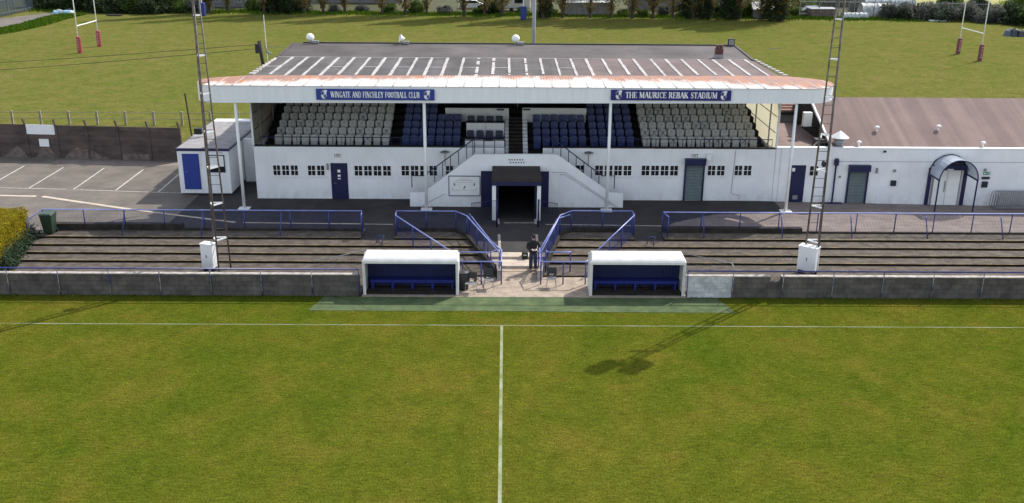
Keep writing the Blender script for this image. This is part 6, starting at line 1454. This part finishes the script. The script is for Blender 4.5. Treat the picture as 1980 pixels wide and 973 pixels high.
def poly(px, py, L, wd, h, label, rz=0):
    p = at(px, py, z=.3); t = thing('polytunnel', (p.x, p.y, .3), label, 'polytunnel', None, 0); b = MB(); n = 10; pr = [(math.cos(math.pi * i / n) * wd / 2, math.sin(math.pi * i / n) * h) for i in range(n + 1)]
    m_ = 12; cs, sn = math.cos(rz), math.sin(rz)
    for k in range(m_ + 1):
        for u, z in pr: x = (k / m_ - .5) * L; zz = z * (1 + .05 * math.sin(k * 2.3)); b.v.append((p.x + x * cs - u * sn, p.y + x * sn + u * cs, .3 + zz))
    for k in range(m_):
        for j in range(n): a = k * (n + 1) + j; b.f.append((a, a + 1, a + n + 2, a + n + 1))
    b.f.append(tuple(range(n + 1))); b.f.append(tuple(reversed(range(m_ * (n + 1), (m_ + 1) * (n + 1))))); b.build('plastic_cover', 'plastic_sheet', t, smooth=True)
    b = MB()
    for k in range(0, m_ + 1, 2):
        x = (k / m_ - .5) * L; b.tube([(p.x + x * cs - u * 1.01 * sn, p.y + x * sn + u * 1.01 * cs, .3 + z * 1.06) for u, z in pr], .04, 4)
    b.build('hoops', 'galv', t)
poly(1715, 18, 8.5, 3, 2.0, 'long ribbed polytunnel furthest back behind the wire fence')
poly(1692, 30, 5.0, 3, 1.9, 'nearer rounded polytunnel behind the wire fence')
poly(1652, 36, 4.0, 1.2, .9, 'low long white plastic cloche beside the right mast')
def car(px, py, label, mat, rz=0):
    p = at(px, py, z=.3); t = thing('parked_car', (p.x, p.y, .3), label, 'car', 'cars parked beyond the far trees', rz); o = origin_of(t)
    pr = [(-2.1, .25), (-2.12, .7), (-1.9, .85), (-1.5, .92), (-.9, 1.4), (.7, 1.45), (1.4, .98), (2.0, .85), (2.12, .6), (2.1, .25)]
    b = MB(); n = len(pr); b.add([(o.x + x, o.y - .8, .3 + z) for x, z in pr] + [(o.x + x, o.y + .8, .3 + z) for x, z in pr], [tuple(range(n)), tuple(reversed(range(n, 2 * n)))] + [((i + 1) % n, i, i + n, (i + 1) % n + n) for i in range(n)]); b.build('body', mat, t, bevel=.08)
    b = MB(); b.slab([(o.x - 1.2, o.y - .815), (o.x + 1.05, o.y - .815), (o.x + 1.05, o.y - .8), (o.x - 1.2, o.y - .8)], 1.22, [1.25, 1.25, 1.25, 1.25]); b.v = []; b.f = []
    b.add([(o.x - 1.35, o.y - .81, 1.25), (o.x + 1.2, o.y - .81, 1.28), (o.x + .65, o.y - .81, 1.66), (o.x - .85, o.y - .81, 1.62)], [(0, 1, 2, 3)]); b.build('side_window', 'glass', t)
    for x in (-1.35, 1.3):
        for s in (-1, 1): b = MB(); b.tube([(o.x + x, o.y + s * .62, .62), (o.x + x, o.y + s * .84, .62)], .32, 16); b.build('wheel', 'black', t)
car(912, 17, 'white car seen between far poplars left of the grey column', 'car_white'); car(1570, 30, 'dark car parked beyond the field near the right mast', 'car_dark'); car(1325, 22, 'dark car half hidden by the poplars on the right', 'car_dark')
# caravan seen left of the grey column
p = at(995, 26, z=.3); t = thing('caravan', (p.x, p.y + 3, .3), 'white caravan behind the far trees beside the grey column', 'caravan')
b = MB(); b.box(p.x - 3, p.x + 2.6, p.y + 3, p.y + 5.2, .7, 2.9); b.build('body', 'car_white', t, bevel=.25); b = MB(); b.box(p.x - 2.4, p.x - .9, p.y + 2.97, p.y + 2.995, 1.6, 2.3); b.box(p.x, p.x + 1.6, p.y + 2.97, p.y + 2.995, 1.6, 2.3); b.build('windows', 'glass', t)
b = MB(); [b.tube([(p.x + dx, p.y + 3.05, .62), (p.x + dx, p.y + 3.25, .62)], .32, 14) for dx in (-.5,)]; b.build('wheel', 'black', t)
def heap(px, py, mats, label, cat='heap', name='junk_heap', s=1.0):
    p = at(px, py, z=.3); t = thing(name, (p.x, p.y, .3), label, cat); random.seed(int(px))
    for i, m_ in enumerate(mats):
        b = MB(); n = 7; cx, cy = p.x + random.uniform(-1.2, 1.2) * s, p.y + random.uniform(-.6, .6) * s; h = random.uniform(.4, 1.0) * s; w_ = random.uniform(.5, .9) * s
        ring = [(cx + w_ * random.uniform(.7, 1.2) * math.cos(6.28 * k / n), cy + w_ * random.uniform(.6, 1) * math.sin(6.28 * k / n)) for k in range(n)]
        b.add([(x, y, .28) for x, y in ring] + [(cx + (x - cx) * .75, cy + (y - cy) * .75, .3 + h * random.uniform(.5, .9)) for x, y in ring] + [(cx, cy, .3 + h)], [(i2, (i2 + 1) % n, (i2 + 1) % n + n, i2 + n) for i2 in range(n)] + [(i2 + n, (i2 + 1) % n + n, 2 * n) for i2 in range(n)])
        b.build('heap_piece', m_, t)
heap(123, 27, ['blue_sheet', 'car_white', 'car_dark', 'plastic_sheet', 'blue_sheet', 'grey_wall'], 'heap of pale blue and white rubbish at the end of the lane')
heap(1962, 70, ['car_dark', 'blue_fence', 'car_dark', 'blue_fence', 'plastic_sheet'], 'heap of dark blue grey crates and sheets at the right edge of the field', s=1.1)
b = MB(); p = g2(1812, 42); b.box(p.x - 1.3, p.x + 1.3, p.y - .3, p.y + .2, .3, .55); tag(b.build('white_trough', 'plastic_sheet', bevel=.05), 'pale low trough lying by the bushes right of the field', 'trough')
b = MB(); p = g2(222, 31); b.box(p.x - 1.1, p.x + 1.1, p.y - .3, p.y + .3, .3, .5); tag(b.build('pallet', 'wood'), 'dark flat pallet lying on the grass by the left bushes', 'pallet')
b = MB(); p = g2(1484, 95); q = g2(1510, 94); b.tube([(p.x, p.y, .34), (q.x, q.y, .34)], .04, 5); tag(b.build('field_pipe', 'fencepost'), 'thin pale stick lying on the playing field beyond the roof', 'stick')
